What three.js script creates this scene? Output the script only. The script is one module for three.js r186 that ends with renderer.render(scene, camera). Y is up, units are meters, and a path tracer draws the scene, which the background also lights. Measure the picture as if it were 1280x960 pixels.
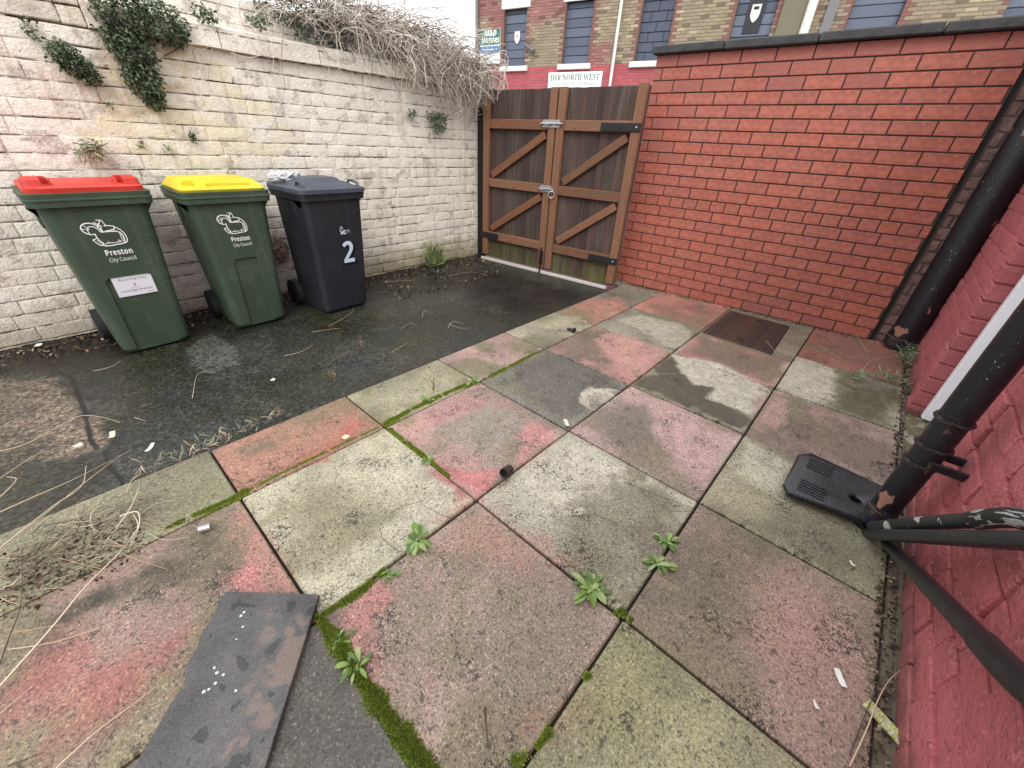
import * as THREE from 'three';
import { mergeGeometries, mergeVertices, toCreasedNormals } from 'three/addons/utils/BufferGeometryUtils.js';
import { Brush, Evaluator, SUBTRACTION } from 'three-bvh-csg';

// ------------------------------------------------------------------ camera, sky, sun, exposure
const scene = new THREE.Scene();
const camera = new THREE.PerspectiveCamera(88.85, 4 / 3, 0.05, 400);
camera.rotation.order = 'YXZ';
camera.position.set(0.8066, 1.2291, 0.109);
camera.rotation.set(-0.5512, 0.7142, 0.0528);
camera.updateMatrixWorld(true);

const renderer = new THREE.WebGLRenderer({ antialias: true });
renderer.toneMapping = THREE.LinearToneMapping;
renderer.toneMappingExposure = 1.66;
renderer.shadowMap.enabled = true;

{ // overcast sky: soft, a little brighter overhead, faint cloud structure
  const w = 256, h = 128, d = new Float32Array(w * h * 4);
  for (let j = 0; j < h; j++) for (let i = 0; i < w; i++) {
    const el = (j + 0.5) / h * Math.PI - Math.PI / 2;           // row 0 is the bottom
    const up = Math.max(0, Math.sin(el));
    const az = i / w * Math.PI * 2;
    const c = 1 + 0.05 * Math.sin(3 * az + 5 * up) * Math.cos(7 * up - 2 * az) * Math.cos(el);
    const L = (1.12 + 0.22 * up) * c;
    const k = (j * w + i) * 4;
    d[k] = L * 0.985; d[k + 1] = L * 1.0; d[k + 2] = L * 1.03; d[k + 3] = 1;
  }
  const t = new THREE.DataTexture(d, w, h, THREE.RGBAFormat, THREE.FloatType);
  t.mapping = THREE.EquirectangularReflectionMapping; t.magFilter = THREE.LinearFilter; t.minFilter = THREE.LinearFilter;
  t.wrapS = THREE.RepeatWrapping; t.needsUpdate = true;
  scene.background = t; scene.environment = t;
}
const sun = new THREE.DirectionalLight(0xfff4e6, 1.0);
sun.position.set(3.6, 6.2, 3.4); sun.target.position.set(-0.8, 0, -1.6);
sun.castShadow = true; sun.shadow.radius = 45; sun.shadow.mapSize.set(2048, 2048);
Object.assign(sun.shadow.camera, { left: -7, right: 7, top: 7, bottom: -7, near: 0.5, far: 30 });
scene.add(sun, sun.target);

// ------------------------------------------------------------------ helpers
const V = (x, y, z) => new THREE.Vector3(x, y, z);
let seed = 7;
const rnd = () => { seed |= 0; seed = seed + 0x6D2B79F5 | 0; let t = Math.imul(seed ^ seed >>> 15, 1 | seed); t = t + Math.imul(t ^ t >>> 7, 61 | t) ^ t; return ((t ^ t >>> 14) >>> 0) / 4294967296; };
const rr = (a, b) => a + (b - a) * rnd();
const pick = a => a[Math.floor(rnd() * a.length)];
const clamp = (x, a = 0, b = 1) => Math.min(b, Math.max(a, x));
const lerp = (a, b, t) => a + (b - a) * t;
const sst = (a, b, x) => { const t = clamp((x - a) / (b - a)); return t * t * (3 - 2 * t); };
// value noise from a table
const NT = new Float32Array(65536); for (let i = 0; i < 65536; i++) NT[i] = rnd();
function vn(x, y) {
  const xi = Math.floor(x), yi = Math.floor(y); let fx = x - xi, fy = y - yi;
  fx = fx * fx * (3 - 2 * fx); fy = fy * fy * (3 - 2 * fy);
  const a = (yi & 255) << 8, b = ((yi + 1) & 255) << 8, c = xi & 255, d = (xi + 1) & 255;
  return (NT[a + c] * (1 - fx) + NT[a + d] * fx) * (1 - fy) + (NT[b + c] * (1 - fx) + NT[b + d] * fx) * fy;
}
const fbm = (x, y, o = 4) => { let s = 0, a = 0.5, n = 0; for (let i = 0; i < o; i++) { s += a * vn(x + i * 17.3, y + i * 9.1); n += a; a *= 0.5; x *= 2.03; y *= 2.03; } return s / n; };
const px = (u, v) => V((u - 640) / 489.76, -(v - 480) / 489.76, -1).applyQuaternion(camera.quaternion).normalize();   // a direction only
const C0 = camera.position.clone();
const G = (u, v, y = 0) => { const d = px(u, v); return C0.clone().addScaledVector(d, (y - C0.y) / d.y); };           // where that direction meets the ground
const onPlane = (u, v, P, n) => { const d = px(u, v); return C0.clone().addScaledVector(d, P.clone().sub(C0).dot(n) / d.dot(n)); };
const WX = -2.93;                                                    // face of the white wall
const onWall = (u, v, off = 0) => onPlane(u, v, V(WX + off, 0, 0), V(1, 0, 0));
const srgb = (r, g, b) => [r / 255, g / 255, b / 255];
const lin = c => c.map(v => v <= 0.04045 ? v / 12.92 : ((v + 0.055) / 1.055) ** 2.4);

function tex(w, h, fn, { srgb: s = true, repeat = false } = {}) {     // fn(u, v) -> [r, g, b] in 0..1
  const d = new Uint8Array(w * h * 4);
  for (let j = 0; j < h; j++) for (let i = 0; i < w; i++) {
    const c = fn((i + 0.5) / w, (j + 0.5) / h), k = (j * w + i) * 4;
    d[k] = clamp(c[0]) * 255; d[k + 1] = clamp(c[1]) * 255; d[k + 2] = clamp(c[2]) * 255; d[k + 3] = 255;
  }
  const t = new THREE.DataTexture(d, w, h, THREE.RGBAFormat);
  t.magFilter = THREE.LinearFilter; t.minFilter = THREE.LinearMipmapLinearFilter; t.generateMipmaps = true;
  if (s) t.colorSpace = THREE.SRGBColorSpace;
  t.wrapS = t.wrapT = repeat ? THREE.RepeatWrapping : THREE.ClampToEdgeWrapping;
  t.needsUpdate = true; return t;
}
const used = {};
function numbered(n) { if (!(n in used)) { used[n] = 0; return n; } used[n]++; return n + '_' + String(used[n]).padStart(3, '0'); }
function fin(o) { o.traverse(m => { if (m.isMesh) { m.castShadow = true; m.receiveShadow = true; } }); return o; }
function mesh(name, geo, mat, parent) { const m = new THREE.Mesh(geo, mat); m.name = name; m.castShadow = m.receiveShadow = true; (parent || scene).add(m); return m; }
function thing(name, label, category, pos = [0, 0, 0], turn = 0, group) {
  const o = new THREE.Group(); o.name = numbered(name); o.position.set(...pos); o.rotation.y = turn;
  o.userData = { label, category }; if (group) o.userData.group = group; scene.add(o); return o;
}
function one(name, geo, mat, label, category, group) { const m = mesh(numbered(name), geo, mat); m.userData = { label, category }; if (group) m.userData.group = group; return m; }
function struct(name, geo, mat) { const m = mesh(name, geo, mat); m.userData = { kind: 'structure', label: name.replace(/_/g, ' ') }; return m; }
const std = (o) => new THREE.MeshStandardMaterial(o);
const col = (r, g, b) => new THREE.Color().setRGB(...lin(srgb(r, g, b)));
function box(w, h, d, x = 0, y = 0, z = 0) { const g = new THREE.BoxGeometry(w, h, d); g.translate(x, y, z); return g; }
// box with chamfered edges, centred; 44 triangles, planar uv in metres
function chamfer(w, h, d, c) {
  const pts = [], X = w / 2, Y = h / 2, Z = d / 2;
  const faces = [];
  const id = new Map();
  const P = (x, y, z) => { const k = [x, y, z].map(v => v.toFixed(5)).join(); if (!id.has(k)) { id.set(k, pts.length / 3); pts.push(x, y, z); } return [x, y, z]; };
  const quad = (a, b, e, f) => faces.push(a, b, e, a, e, f);
  for (const s of [-1, 1]) {
    const q = (arr) => s > 0 ? quad(...arr) : quad(...arr.reverse());
    q([P(s * X, -Y + c, -Z + c), P(s * X, Y - c, -Z + c), P(s * X, Y - c, Z - c), P(s * X, -Y + c, Z - c)]);
    q([P(-X + c, s * Y, Z - c), P(X - c, s * Y, Z - c), P(X - c, s * Y, -Z + c), P(-X + c, s * Y, -Z + c)]);
    q([P(-X + c, -Y + c, s * Z), P(X - c, -Y + c, s * Z), P(X - c, Y - c, s * Z), P(-X + c, Y - c, s * Z)]);
  }
  for (const a of [-1, 1]) for (const b of [-1, 1]) {
    const o = (arr) => a * b > 0 ? quad(...arr) : quad(...arr.reverse());
    o([[a * X, b * (Y - c), Z - c], [a * X, b * (Y - c), -Z + c], [a * (X - c), b * Y, -Z + c], [a * (X - c), b * Y, Z - c]]);
    o([[X - c, a * Y, b * (Z - c)], [-X + c, a * Y, b * (Z - c)], [-X + c, a * (Y - c), b * Z], [X - c, a * (Y - c), b * Z]]);
    o([[a * (X - c), Y - c, b * Z], [a * (X - c), -Y + c, b * Z], [a * X, -Y + c, b * (Z - c)], [a * X, Y - c, b * (Z - c)]]);
    for (const e of [-1, 1]) { const t = [[a * X, b * (Y - c), e * (Z - c)], [a * (X - c), b * Y, e * (Z - c)], [a * (X - c), b * (Y - c), e * Z]]; if (a * b * e < 0) t.reverse(); faces.push(...t); }
  }
  const g = new THREE.BufferGeometry();
  g.setAttribute('position', new THREE.Float32BufferAttribute(faces.flat(), 3));
  g.computeVertexNormals();
  const n = g.attributes.normal, p = g.attributes.position, uv = [];
  for (let i = 0; i < p.count; i++) { const ax = Math.abs(n.getX(i)), ay = Math.abs(n.getY(i)), az = Math.abs(n.getZ(i)); if (ay >= ax && ay >= az) uv.push(p.getX(i), p.getZ(i)); else if (ax >= az) uv.push(p.getZ(i), p.getY(i)); else uv.push(p.getX(i), p.getY(i)); }
  g.setAttribute('uv', new THREE.Float32BufferAttribute(uv, 2));
  return g;
}
function tube(pts, r, seg = 12, rad = 6, taper = 1) {
  const c = new THREE.CatmullRomCurve3(pts); const g = new THREE.TubeGeometry(c, seg, r, rad, false);
  if (taper !== 1) { const p = g.attributes.position; for (let i = 0; i <= seg; i++) { const o = c.getPointAt(i / seg), k = lerp(1, taper, i / seg); for (let j = 0; j <= rad; j++) { const q = i * (rad + 1) + j; p.setXYZ(q, o.x + (p.getX(q) - o.x) * k, o.y + (p.getY(q) - o.y) * k, o.z + (p.getZ(q) - o.z) * k); } } }
  return g;
}
function uvFrom(g, f) { const p = g.attributes.position, uv = new Float32Array(p.count * 2); for (let i = 0; i < p.count; i++) { const [a, b] = f(p.getX(i), p.getY(i), p.getZ(i)); uv[2 * i] = a; uv[2 * i + 1] = b; } g.setAttribute('uv', new THREE.BufferAttribute(uv, 2)); return g; }
// signed distance to a polygon (negative inside)
function sdPoly(P, x, z) {
  if (!P.bb) { const a = P.map(q => q[0]), b = P.map(q => q[1]); P.bb = [Math.min(...a) - 0.45, Math.max(...a) + 0.45, Math.min(...b) - 0.45, Math.max(...b) + 0.45]; }
  const B = P.bb; if (x < B[0] || x > B[1] || z < B[2] || z > B[3]) return 0.45;
  let d = Infinity, s = 1;
  for (let i = 0, j = P.length - 1; i < P.length; j = i++) {
    const ex = P[j][0] - P[i][0], ez = P[j][1] - P[i][1], wx = x - P[i][0], wz = z - P[i][1];
    const t = clamp((wx * ex + wz * ez) / (ex * ex + ez * ez)), bx = wx - ex * t, bz = wz - ez * t; d = Math.min(d, bx * bx + bz * bz);
    const a = z >= P[i][1], b = z < P[j][1], c = ex * wz > ez * wx; if ((a && b && c) || (!a && !b && !c)) s = -s;
  }
  return s * Math.sqrt(d);
}
const gpoly = (...p) => p.map(([u, v]) => { const q = G(u, v); return [q.x, q.z]; });

// shared fine relief
const grainTex = tex(512, 512, (u, v) => { const a = vn(u * 256, v * 256), b = vn(u * 128 + 40, v * 128 + 9), c = fbm(u * 32, v * 32, 3); const t = 0.35 * a + 0.35 * b + 0.3 * c; return [t, t, t]; }, { srgb: false, repeat: true });
const roughTex = tex(512, 512, (u, v) => { const c = fbm(u * 64, v * 64, 4), d = Math.abs(fbm(u * 32 + 5, v * 32, 3) - 0.5) * 2; const t = 0.6 * c + 0.4 * d; return [t, t, t]; }, { srgb: false, repeat: true });
const pitTex = tex(512, 512, (u, v) => { const a = fbm(u * 16, v * 16, 3), b = fbm(u * 64 + 7, v * 64, 3), c = vn(u * 128 + 3, v * 128); const e = vn(u * 40 + 11, v * 40 + 5), f = vn(u * 20, v * 20 + 9); let t = 0.55 + 0.55 * (a - 0.5) + 0.34 * (b - 0.5) + 0.12 * c; t -= 0.4 * sst(0.9, 0.97, e) * sst(0.4, 0.6, f) + 0.16 * sst(0.6, 0.9, c) * sst(0.5, 0.75, f); return [t, t, t]; }, { srgb: false, repeat: true });
const rep = (t, x, y = x) => { const c = t.clone(); c.repeat.set(x, y); c.needsUpdate = true; return c; };

// ------------------------------------------------------------------ ground, yard and paving
{
  const g = new THREE.PlaneGeometry(240, 240); g.rotateX(-Math.PI / 2); g.translate(0, -0.09, -20);
  struct('street', uvFrom(g, (x, y, z) => [x, z]), std({ color: col(92, 90, 88), roughness: 0.9, bumpMap: grainTex, bumpScale: 0.004 }));
}
const YX0 = -3.0, YX1 = -1.0, YZ0 = -3.75, YZ1 = 2.2;               // yard slab extent
{
  const polyBrown = gpoly([-60, 478], [30, 470], [78, 466], [95, 510], [108, 556], [60, 572], [-60, 600]);
  const polyLight = gpoly([228, 432], [262, 414], [296, 432], [300, 452], [262, 464], [234, 452]);
  const polyL2 = gpoly([470, 385], [560, 366], [620, 372], [540, 400]);
  const polyBlack = gpoly([596, 330], [690, 352], [740, 366], [690, 392], [560, 372], [530, 350]);
  const polyDark = gpoly([20, 428], [120, 420], [200, 428], [150, 450], [110, 480], [90, 470], [20, 455]);
  const polyGrey = gpoly([110, 470], [380, 430], [560, 436], [440, 490], [260, 566], [150, 600], [110, 560]);
  const cracks = [gpoly([72, 462], [88, 470], [104, 512], [110, 545], [118, 556]), gpoly([128, 560], [134, 580], [150, 596], [152, 612])];
  const segs = cracks.flatMap(P => P.slice(1).map((b, i) => { const Q = [P[i], b, [b[0] + 1e-4, b[1]]]; sdPoly(Q, 0, 0); Q.bb = [Math.min(P[i][0], b[0]) - 0.05, Math.max(P[i][0], b[0]) + 0.05, Math.min(P[i][1], b[1]) - 0.05, Math.max(P[i][1], b[1]) + 0.05]; return Q; }));
  const hole = tex(768, 2048, (u, v) => {
    const x = lerp(YX0, YX1, u), z = lerp(YZ1, YZ0, v);
    const n1 = fbm(x * 3, z * 3, 5), n2 = fbm(x * 14 + 3, z * 14, 3), n3 = vn(x * 170, z * 170), n4 = vn(x * 80 + 7, z * 80);
    let c = [64, 67, 59].map(k => k * (0.72 + 0.5 * n1));
    const mix = (t, q) => { for (let i = 0; i < 3; i++) c[i] = lerp(c[i], q[i], t); };
    mix(0.55 * sst(0.02, -0.12, sdPoly(polyGrey, x, z) + (n1 - 0.5) * 0.5), [84, 86, 86]);
    mix(0.6 * sst(0.42, 0.66, fbm(x * 3 + 9, z * 3.4, 5)), [74, 72, 48]); mix(0.5 * sst(0.54, 0.7, fbm(x * 4 + 31, z * 4, 4)), [104, 104, 98]);
    mix(0.85 * sst(0.05, -0.2, sdPoly(polyBlack, x, z) + (n1 - 0.5) * 0.35), [38, 38, 36]);
    mix(0.8 * sst(0.03, -0.1, sdPoly(polyDark, x, z) + (n1 - 0.5) * 0.2), [50, 46, 41]);
    mix(0.6 * sst(0.012, -0.03, sdPoly(polyLight, x, z) + (n2 - 0.5) * 0.06), [150, 150, 146]);
    mix(0.45 * sst(0.02, -0.12, sdPoly(polyL2, x, z) + (n2 - 0.5) * 0.2), [92, 92, 86]);
    mix(0.85 * sst(0.03, -0.04, sdPoly(polyBrown, x, z) + (n2 - 0.5) * 0.1 + (n1 - 0.5) * 0.2), [186, 164, 142].map(k => k * (0.8 + 0.4 * n2)));
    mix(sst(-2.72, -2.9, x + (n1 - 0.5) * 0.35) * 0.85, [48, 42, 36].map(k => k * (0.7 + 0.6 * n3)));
    if (z > 0.25) mix(0.6 * sst(0.3, 0.6, z + (n1 - 0.5) * 0.5) * (x > -1.7 ? 1 : 0.3), [82, 80, 66]);
    for (const Q of segs) { const d = sdPoly(Q, x, z); if (d > 0.05) continue; mix(0.85 * sst(0.016 * (0.4 + n2), 0.003, Math.abs(d)), [26, 24, 22]); }
    const g = 0.16 + 0.54 * n3 + 0.40 * n4; c = c.map(k => k * g);
    if (n3 > 0.94 && n4 > 0.6) mix(0.5, [150, 148, 138]);
    return srgb(...c);
  });
  const ro = tex(512, 1024, (u, v) => { const x = lerp(YX0, YX1, u), z = lerp(YZ1, YZ0, v); const n = fbm(x * 2.5 + 4, z * 2.5, 4); const br = sst(0.01, -0.03, sdPoly(polyBrown, x, z)); const r = lerp(lerp(0.14, 0.5, sst(0.42, 0.66, n)), 0.85, br); return [r, r, r]; }, { srgb: false });
  const N = 60, M = 160, g = new THREE.PlaneGeometry(YX1 - YX0, YZ1 - YZ0, N, M); g.rotateX(-Math.PI / 2); g.translate((YX0 + YX1) / 2, -0.016, (YZ0 + YZ1) / 2);
  const p = g.attributes.position; for (let i = 0; i < p.count; i++) { const x = p.getX(i), z = p.getZ(i); p.setY(i, -0.018 + 0.008 * (fbm(x * 3, z * 3, 3) - 0.5) + 0.03 * sst(-2.78, -2.95, x) * fbm(x * 9, z * 9, 2)); }
  g.computeVertexNormals();
  struct('yard_concrete', uvFrom(g, (x, y, z) => [(x - YX0) / (YX1 - YX0), (YZ1 - z) / (YZ1 - YZ0)]),
    std({ map: hole, roughnessMap: ro, roughness: 1, bumpMap: rep(grainTex, 5, 15), bumpScale: 0.003 }));
}

const LX = [-1.055, -0.66, 0, 0.66, 1.268], RZ = k => -0.64 * k;
const patio = new THREE.Group(); patio.name = 'patio'; patio.userData = { kind: 'structure', label: 'patio of pink and cream concrete slabs' }; scene.add(patio);
{ // soil bed that shows in the joints
  const g = new THREE.BoxGeometry(2.36, 0.05, 6.05); g.translate(0.125, -0.042, -1.05);
  mesh('joint_soil', uvFrom(g, (x, y, z) => [x * 3, z * 3]), std({ color: col(48, 44, 34), roughness: 1, bumpMap: grainTex, bumpScale: 0.006 }), patio);
}
const soft = c => { const l = 0.3 * c[0] + 0.6 * c[1] + 0.1 * c[2]; return c.map((k, i) => lerp(k, l, 0.38) * [0.94, 0.93, 0.885][i]); };
const PINK = [186, 130, 124], ROSE = [203, 112, 110], MAUVE = [190, 142, 142], CREAM = [186, 180, 160], OLIVE = [146, 140, 108], GREY = [134, 130, 122], WET = [96, 92, 78], BROWNP = [152, 124, 112], ORANGE = [184, 108, 88], DRY = [206, 200, 186];
// stains: [strength, colour, edge softness, roughness, polygon in photograph points laid on the ground]
const ST = [
  [0.85, [184, 94, 90], 0.06, 0.8, [[20, 840], [90, 770], [150, 800], [210, 800], [170, 900], [60, 960], [0, 960], [-40, 880]]],
  [0.9, [206, 112, 112], 0.02, 0.8, [[300, 632], [330, 660], [374, 742], [330, 742], [300, 740], [285, 690]]],
  [0.85, [66, 66, 52], 0.05, 0.9, [[250, 672], [200, 690], [130, 720], [50, 775], [80, 790], [160, 758], [240, 720], [282, 690]]],
  [0.6, [128, 116, 84], 0.04, 0.9, [[240, 640], [296, 640], [300, 690], [250, 730], [215, 690]]],
  [0.75, [202, 194, 172], 0.05, 0.85, [[400, 600], [475, 540], [520, 560], [596, 626], [520, 690], [500, 640]]],
  [0.65, [150, 144, 112], 0.06, 0.85, [[310, 625], [380, 600], [470, 660], [470, 700], [400, 750], [340, 680]]],
  [0.8, [158, 146, 134], 0.09, 0.5, [[520, 530], [600, 500], [660, 525], [630, 560], [625, 585], [560, 572]]],
  [0.95, [216, 134, 134], 0.012, 0.8, [[648, 556], [664, 528], [706, 542], [660, 580], [636, 586]]],
  [0.9, [220, 116, 118], 0.012, 0.8, [[540, 576], [580, 588], [625, 590], [600, 626], [560, 596]]],
  [0.75, [206, 128, 132], 0.03, 0.8, [[492, 535], [540, 515], [590, 498], [600, 505], [530, 540], [520, 560]]],
  [0.92, [104, 101, 94], 0.03, 0.4, [[618, 478], [685, 436], [740, 460], [784, 484], [735, 520], [700, 530], [650, 500]]],
  [0.97, [202, 194, 180], 0.008, 0.85, [[725, 492], [738, 486], [765, 487], [782, 490], [768, 502], [744, 512], [728, 502]]],
  [0.6, [176, 170, 154], 0.02, 0.8, [[700, 528], [740, 516], [716, 540]]],
  [0.85, [130, 110, 92], 0.03, 0.5, [[692, 430], [735, 410], [765, 420], [745, 436], [770, 452], [760, 464], [720, 446]]],
  [0.8, [222, 146, 142], 0.02, 0.8, [[742, 424], [775, 415], [835, 440], [800, 468], [765, 450]]],
  [0.75, [190, 186, 172], 0.02, 0.85, [[800, 395], [850, 405], [870, 417], [842, 440], [815, 420], [775, 400]]],
  [0.9, [88, 84, 68], 0.012, 0.4, [[792, 482], [842, 446], [858, 472], [870, 482], [900, 482], [892, 498], [940, 524], [930, 542], [870, 510]]],
  [0.95, [204, 198, 182], 0.01, 0.85, [[842, 444], [905, 455], [962, 486], [942, 522], [890, 498], [898, 484], [868, 480], [856, 466]]],
  [0.8, [130, 116, 108], 0.07, 0.5, [[722, 546], [788, 488], [815, 505], [822, 530], [800, 575], [830, 600], [874, 626], [840, 610]]],
  [0.9, [208, 158, 164], 0.015, 0.8, [[826, 500], [924, 546], [908, 566], [882, 606], [840, 570], [820, 540]]],
  [0.7, [136, 112, 98], 0.03, 0.6, [[874, 418], [940, 448], [960, 462], [925, 470], [880, 445]]],
  [0.85, [206, 198, 182], 0.04, 0.85, [[640, 600], [712, 545], [790, 580], [830, 600], [760, 660], [690, 650]]],
  [0.7, [128, 122, 92], 0.05, 0.6, [[700, 650], [790, 590], [872, 632], [820, 690], [782, 768], [720, 710]]],
  [0.85, [196, 192, 170], 0.02, 0.85, [[880, 622], [932, 548], [990, 580], [975, 620], [1000, 640], [920, 600], [900, 610]]],
  [0.7, [118, 114, 84], 0.05, 0.6, [[884, 634], [980, 630], [1070, 668], [1100, 740], [1000, 700]]],
  [0.8, [126, 104, 92], 0.04, 0.5, [[940, 540], [968, 530], [1000, 510], [1120, 545], [1122, 610], [1040, 580], [990, 574]]],
  [0.85, [198, 146, 146], 0.012, 0.8, [[950, 508], [966, 490], [992, 500], [984, 528], [968, 536], [944, 526]]],
  [0.9, [200, 194, 176], 0.015, 0.85, [[970, 482], [994, 446], [1040, 462], [1046, 490], [1044, 504], [1005, 500]]],
  [0.85, [98, 98, 68], 0.04, 0.5, [[1046, 504], [1056, 480], [1120, 490], [1126, 538], [1080, 520]]],
  [0.6, [160, 108, 90], 0.04, 0.7, [[1020, 415], [1090, 432], [1120, 460], [1060, 455]]],
  [0.75, [150, 130, 118], 0.06, 0.7, [[560, 740], [700, 740], [740, 820], [660, 900], [560, 880], [500, 790]]],
  [0.8, [214, 120, 116], 0.02, 0.8, [[420, 775], [470, 740], [480, 750], [450, 790], [478, 850], [492, 888], [470, 880], [440, 820]]],
  [0.7, [200, 134, 120], 0.05, 0.8, [[600, 632], [690, 700], [640, 700], [540, 690], [560, 660]]],
  [0.6, [190, 122, 106], 0.04, 0.8, [[640, 880], [700, 870], [690, 910], [640, 930]]],
  [0.7, [194, 138, 130], 0.06, 0.8, [[930, 720], [1010, 730], [1080, 780], [1100, 860], [1020, 900], [920, 800]]],
  [0.65, [120, 108, 90], 0.06, 0.7, [[830, 670], [930, 680], [950, 720], [900, 800], [850, 760], [800, 770]]],
  [0.7, [112, 108, 78], 0.05, 0.7, [[1030, 730], [1110, 770], [1108, 850], [1080, 790]]],
  [0.7, [160, 158, 96], 0.06, 0.85, [[780, 790], [830, 850], [900, 900], [860, 950], [740, 920], [720, 880]]],
  [0.7, [86, 84, 78], 0.06, 0.6, [[404, 790], [450, 860], [510, 950], [420, 960], [350, 930]]],
  [0.8, [206, 92, 78], 0.02, 0.8, [[330, 590], [400, 560], [440, 515], [470, 530], [390, 580], [320, 606]]],
  [0.6, [120, 110, 80], 0.04, 0.8, [[262, 566], [330, 540], [410, 510], [400, 540], [300, 580]]],
  [0.6, [176, 172, 138], 0.04, 0.85, [[470, 500], [540, 466], [580, 470], [520, 505]]],
  [0.7, [206, 120, 104], 0.03, 0.8, [[725, 385], [770, 372], [785, 380], [745, 396]]],
  [0.5, [190, 184, 140], 0.03, 0.85, [[660, 405], [720, 396], [730, 402], [690, 412]]],
].map(([a, c, e, ro, p]) => { c = soft(c); const P = gpoly(...p); const xs = P.map(q => q[0]), zs = P.map(q => q[1]); return { a, c, e, ro, P, b: [Math.min(...xs) - 0.15, Math.max(...xs) + 0.15, Math.min(...zs) - 0.15, Math.max(...zs) + 0.15] }; });
function slab(x0, x1, z0, z1, base, opt = {}) {                     // z0 far, z1 near
  base = soft(base);
  const cx = (x0 + x1) / 2, cz = (z0 + z1) / 2, w = x1 - x0 - 0.009, d = z1 - z0 - 0.009;
  const hid = cz > 0.75 || (cz > 0 && cx > 0.5), near = Math.hypot(cx - C0.x, cz - C0.z) < 1.9, S = hid ? 128 : near ? 512 : 320;
  const my = ST.filter(s => s.b[0] < x1 && s.b[1] > x0 && s.b[2] < z1 && s.b[3] > z0);
  const o1 = rr(0, 99), o2 = rr(0, 99);
  const K = (near ? 256 : 200), lich = opt.lichen ?? rr(0.2, 0.5), alg = opt.algae ?? rr(0.35, 0.75);
  const f = (u, v, R) => {
    const x = x0 + (x1 - x0) * u, z = z1 + (z0 - z1) * v;
    const n1 = fbm(x * 4 + o1, z * 4 + o2, 4), n2 = fbm(x * 22 + o2, z * 22 + o1, 3);
    let c = base.map(k => k * (0.76 + 0.46 * n1)), ro = 0.62;
    const mix = (t, q) => { for (let i = 0; i < 3; i++) c[i] = lerp(c[i], q[i], t); };
    mix(alg * sst(0.46, 0.66, fbm(x * 5 + o2, z * 5 + o1, 4)), [112, 109, 80]);
    for (const s of my) { if (x < s.b[0] || x > s.b[1] || z < s.b[2] || z > s.b[3]) continue; const t = s.a * sst(s.e * 1.5 + 0.004, -s.e * 1.8, sdPoly(s.P, x, z) + (n2 - 0.5) * (s.e * 2.4 + 0.03) + (n1 - 0.5) * (s.e * 4 + 0.06)); mix(t, s.c.map(k => k * (0.86 + 0.28 * n2))); ro = lerp(ro, s.ro, t); }
    if (R) { ro += (n2 - 0.5) * 0.2; return [ro, ro, ro]; }
    // exposed aggregate: dark pits and pale stones
    const a = vn(x * 360 + o1, z * 360), b = vn(x * 230 + o2, z * 230 + 5), e = vn(x * 95, z * 95 + o1);
    let g = 0.71 + 0.31 * a + 0.23 * b; c = c.map(k => k * g);
    if (b > 0.84 && a > 0.5) mix(0.45 * lich + 0.2, [214, 206, 188]);
    if (b < 0.24 && a < 0.42) mix(0.5, [54, 50, 44]); if (e < 0.10) mix(0.5, [50, 48, 42]);
    const dk = sst(0.60, 0.76, fbm(x * 9 + o1, z * 9 + o2, 4)); if (dk > 0 && a * 0.6 + e * 0.4 < 0.42) mix(0.7 * dk, [40, 40, 34]);
    return srgb(...c);
  };
  const m = std({ map: tex(S, S, (u, v) => f(u, v, false)), roughnessMap: hid ? null : tex(96, 96, (u, v) => f(u, v, true), { srgb: false }), roughness: hid ? 0.8 : 1, bumpMap: slab.bump || (slab.bump = rep(grainTex, 2.6)), bumpScale: 0.0022 });
  const g = chamfer(w, 0.05, d, 0.005);
  uvFrom(g, (x, y, z) => [(x + w / 2) / w, (d / 2 - z) / d]);
  const o = mesh('paving_slab', g, m, patio);
  o.position.set(cx, -0.025 + rr(-0.003, 0.003), cz); o.rotation.set(rr(-0.003, 0.003), rr(-0.006, 0.006), rr(-0.003, 0.003));
  return o;
}
// strip of cut slabs along the yard edge, then three columns of full slabs
[[-3, OLIVE], [-2, [150, 122, 110]], [-1, [142, 138, 106]], [0, [176, 112, 94]], [1, [160, 154, 122]], [2, [180, 138, 134]], [3, [158, 150, 126]], [4, [192, 124, 112]], [5, [124, 120, 106]]].forEach(([k, c]) => slab(LX[0], LX[1], k === 5 ? -3.66 : RZ(k + 1), RZ(k), c));
[[-3, CREAM], [-2, GREY], [-1, [150, 116, 106]], [0, [172, 167, 142]], [1, [184, 132, 130]], [2, [116, 112, 104]], [3, [196, 128, 122]], [4, [152, 147, 134]], [5, [202, 118, 108]]].forEach(([k, c]) => slab(LX[1], LX[2], k === 5 ? -3.97 : RZ(k + 1), RZ(k), c));
[[-3, PINK], [-2, CREAM], [-1, [108, 106, 100]], [0, [160, 130, 118]], [1, [178, 174, 154]], [2, [184, 142, 144]], [3, [150, 146, 128]]].forEach(([k, c]) => slab(LX[2], LX[3], RZ(k + 1), RZ(k), c));
slab(LX[2], LX[3], -3.06, RZ(4), [200, 130, 126]);
[[-3, CREAM], [-2, PINK], [-1, OLIVE], [0, [150, 148, 106]], [1, [166, 130, 118]], [2, [156, 150, 116]], [3, [168, 130, 124]], [4, [158, 154, 136]], [5, [178, 100, 86]]].forEach(([k, c]) => slab(LX[3], LX[4], k === 5 ? -4.05 : RZ(k + 1), RZ(k), c));
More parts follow.
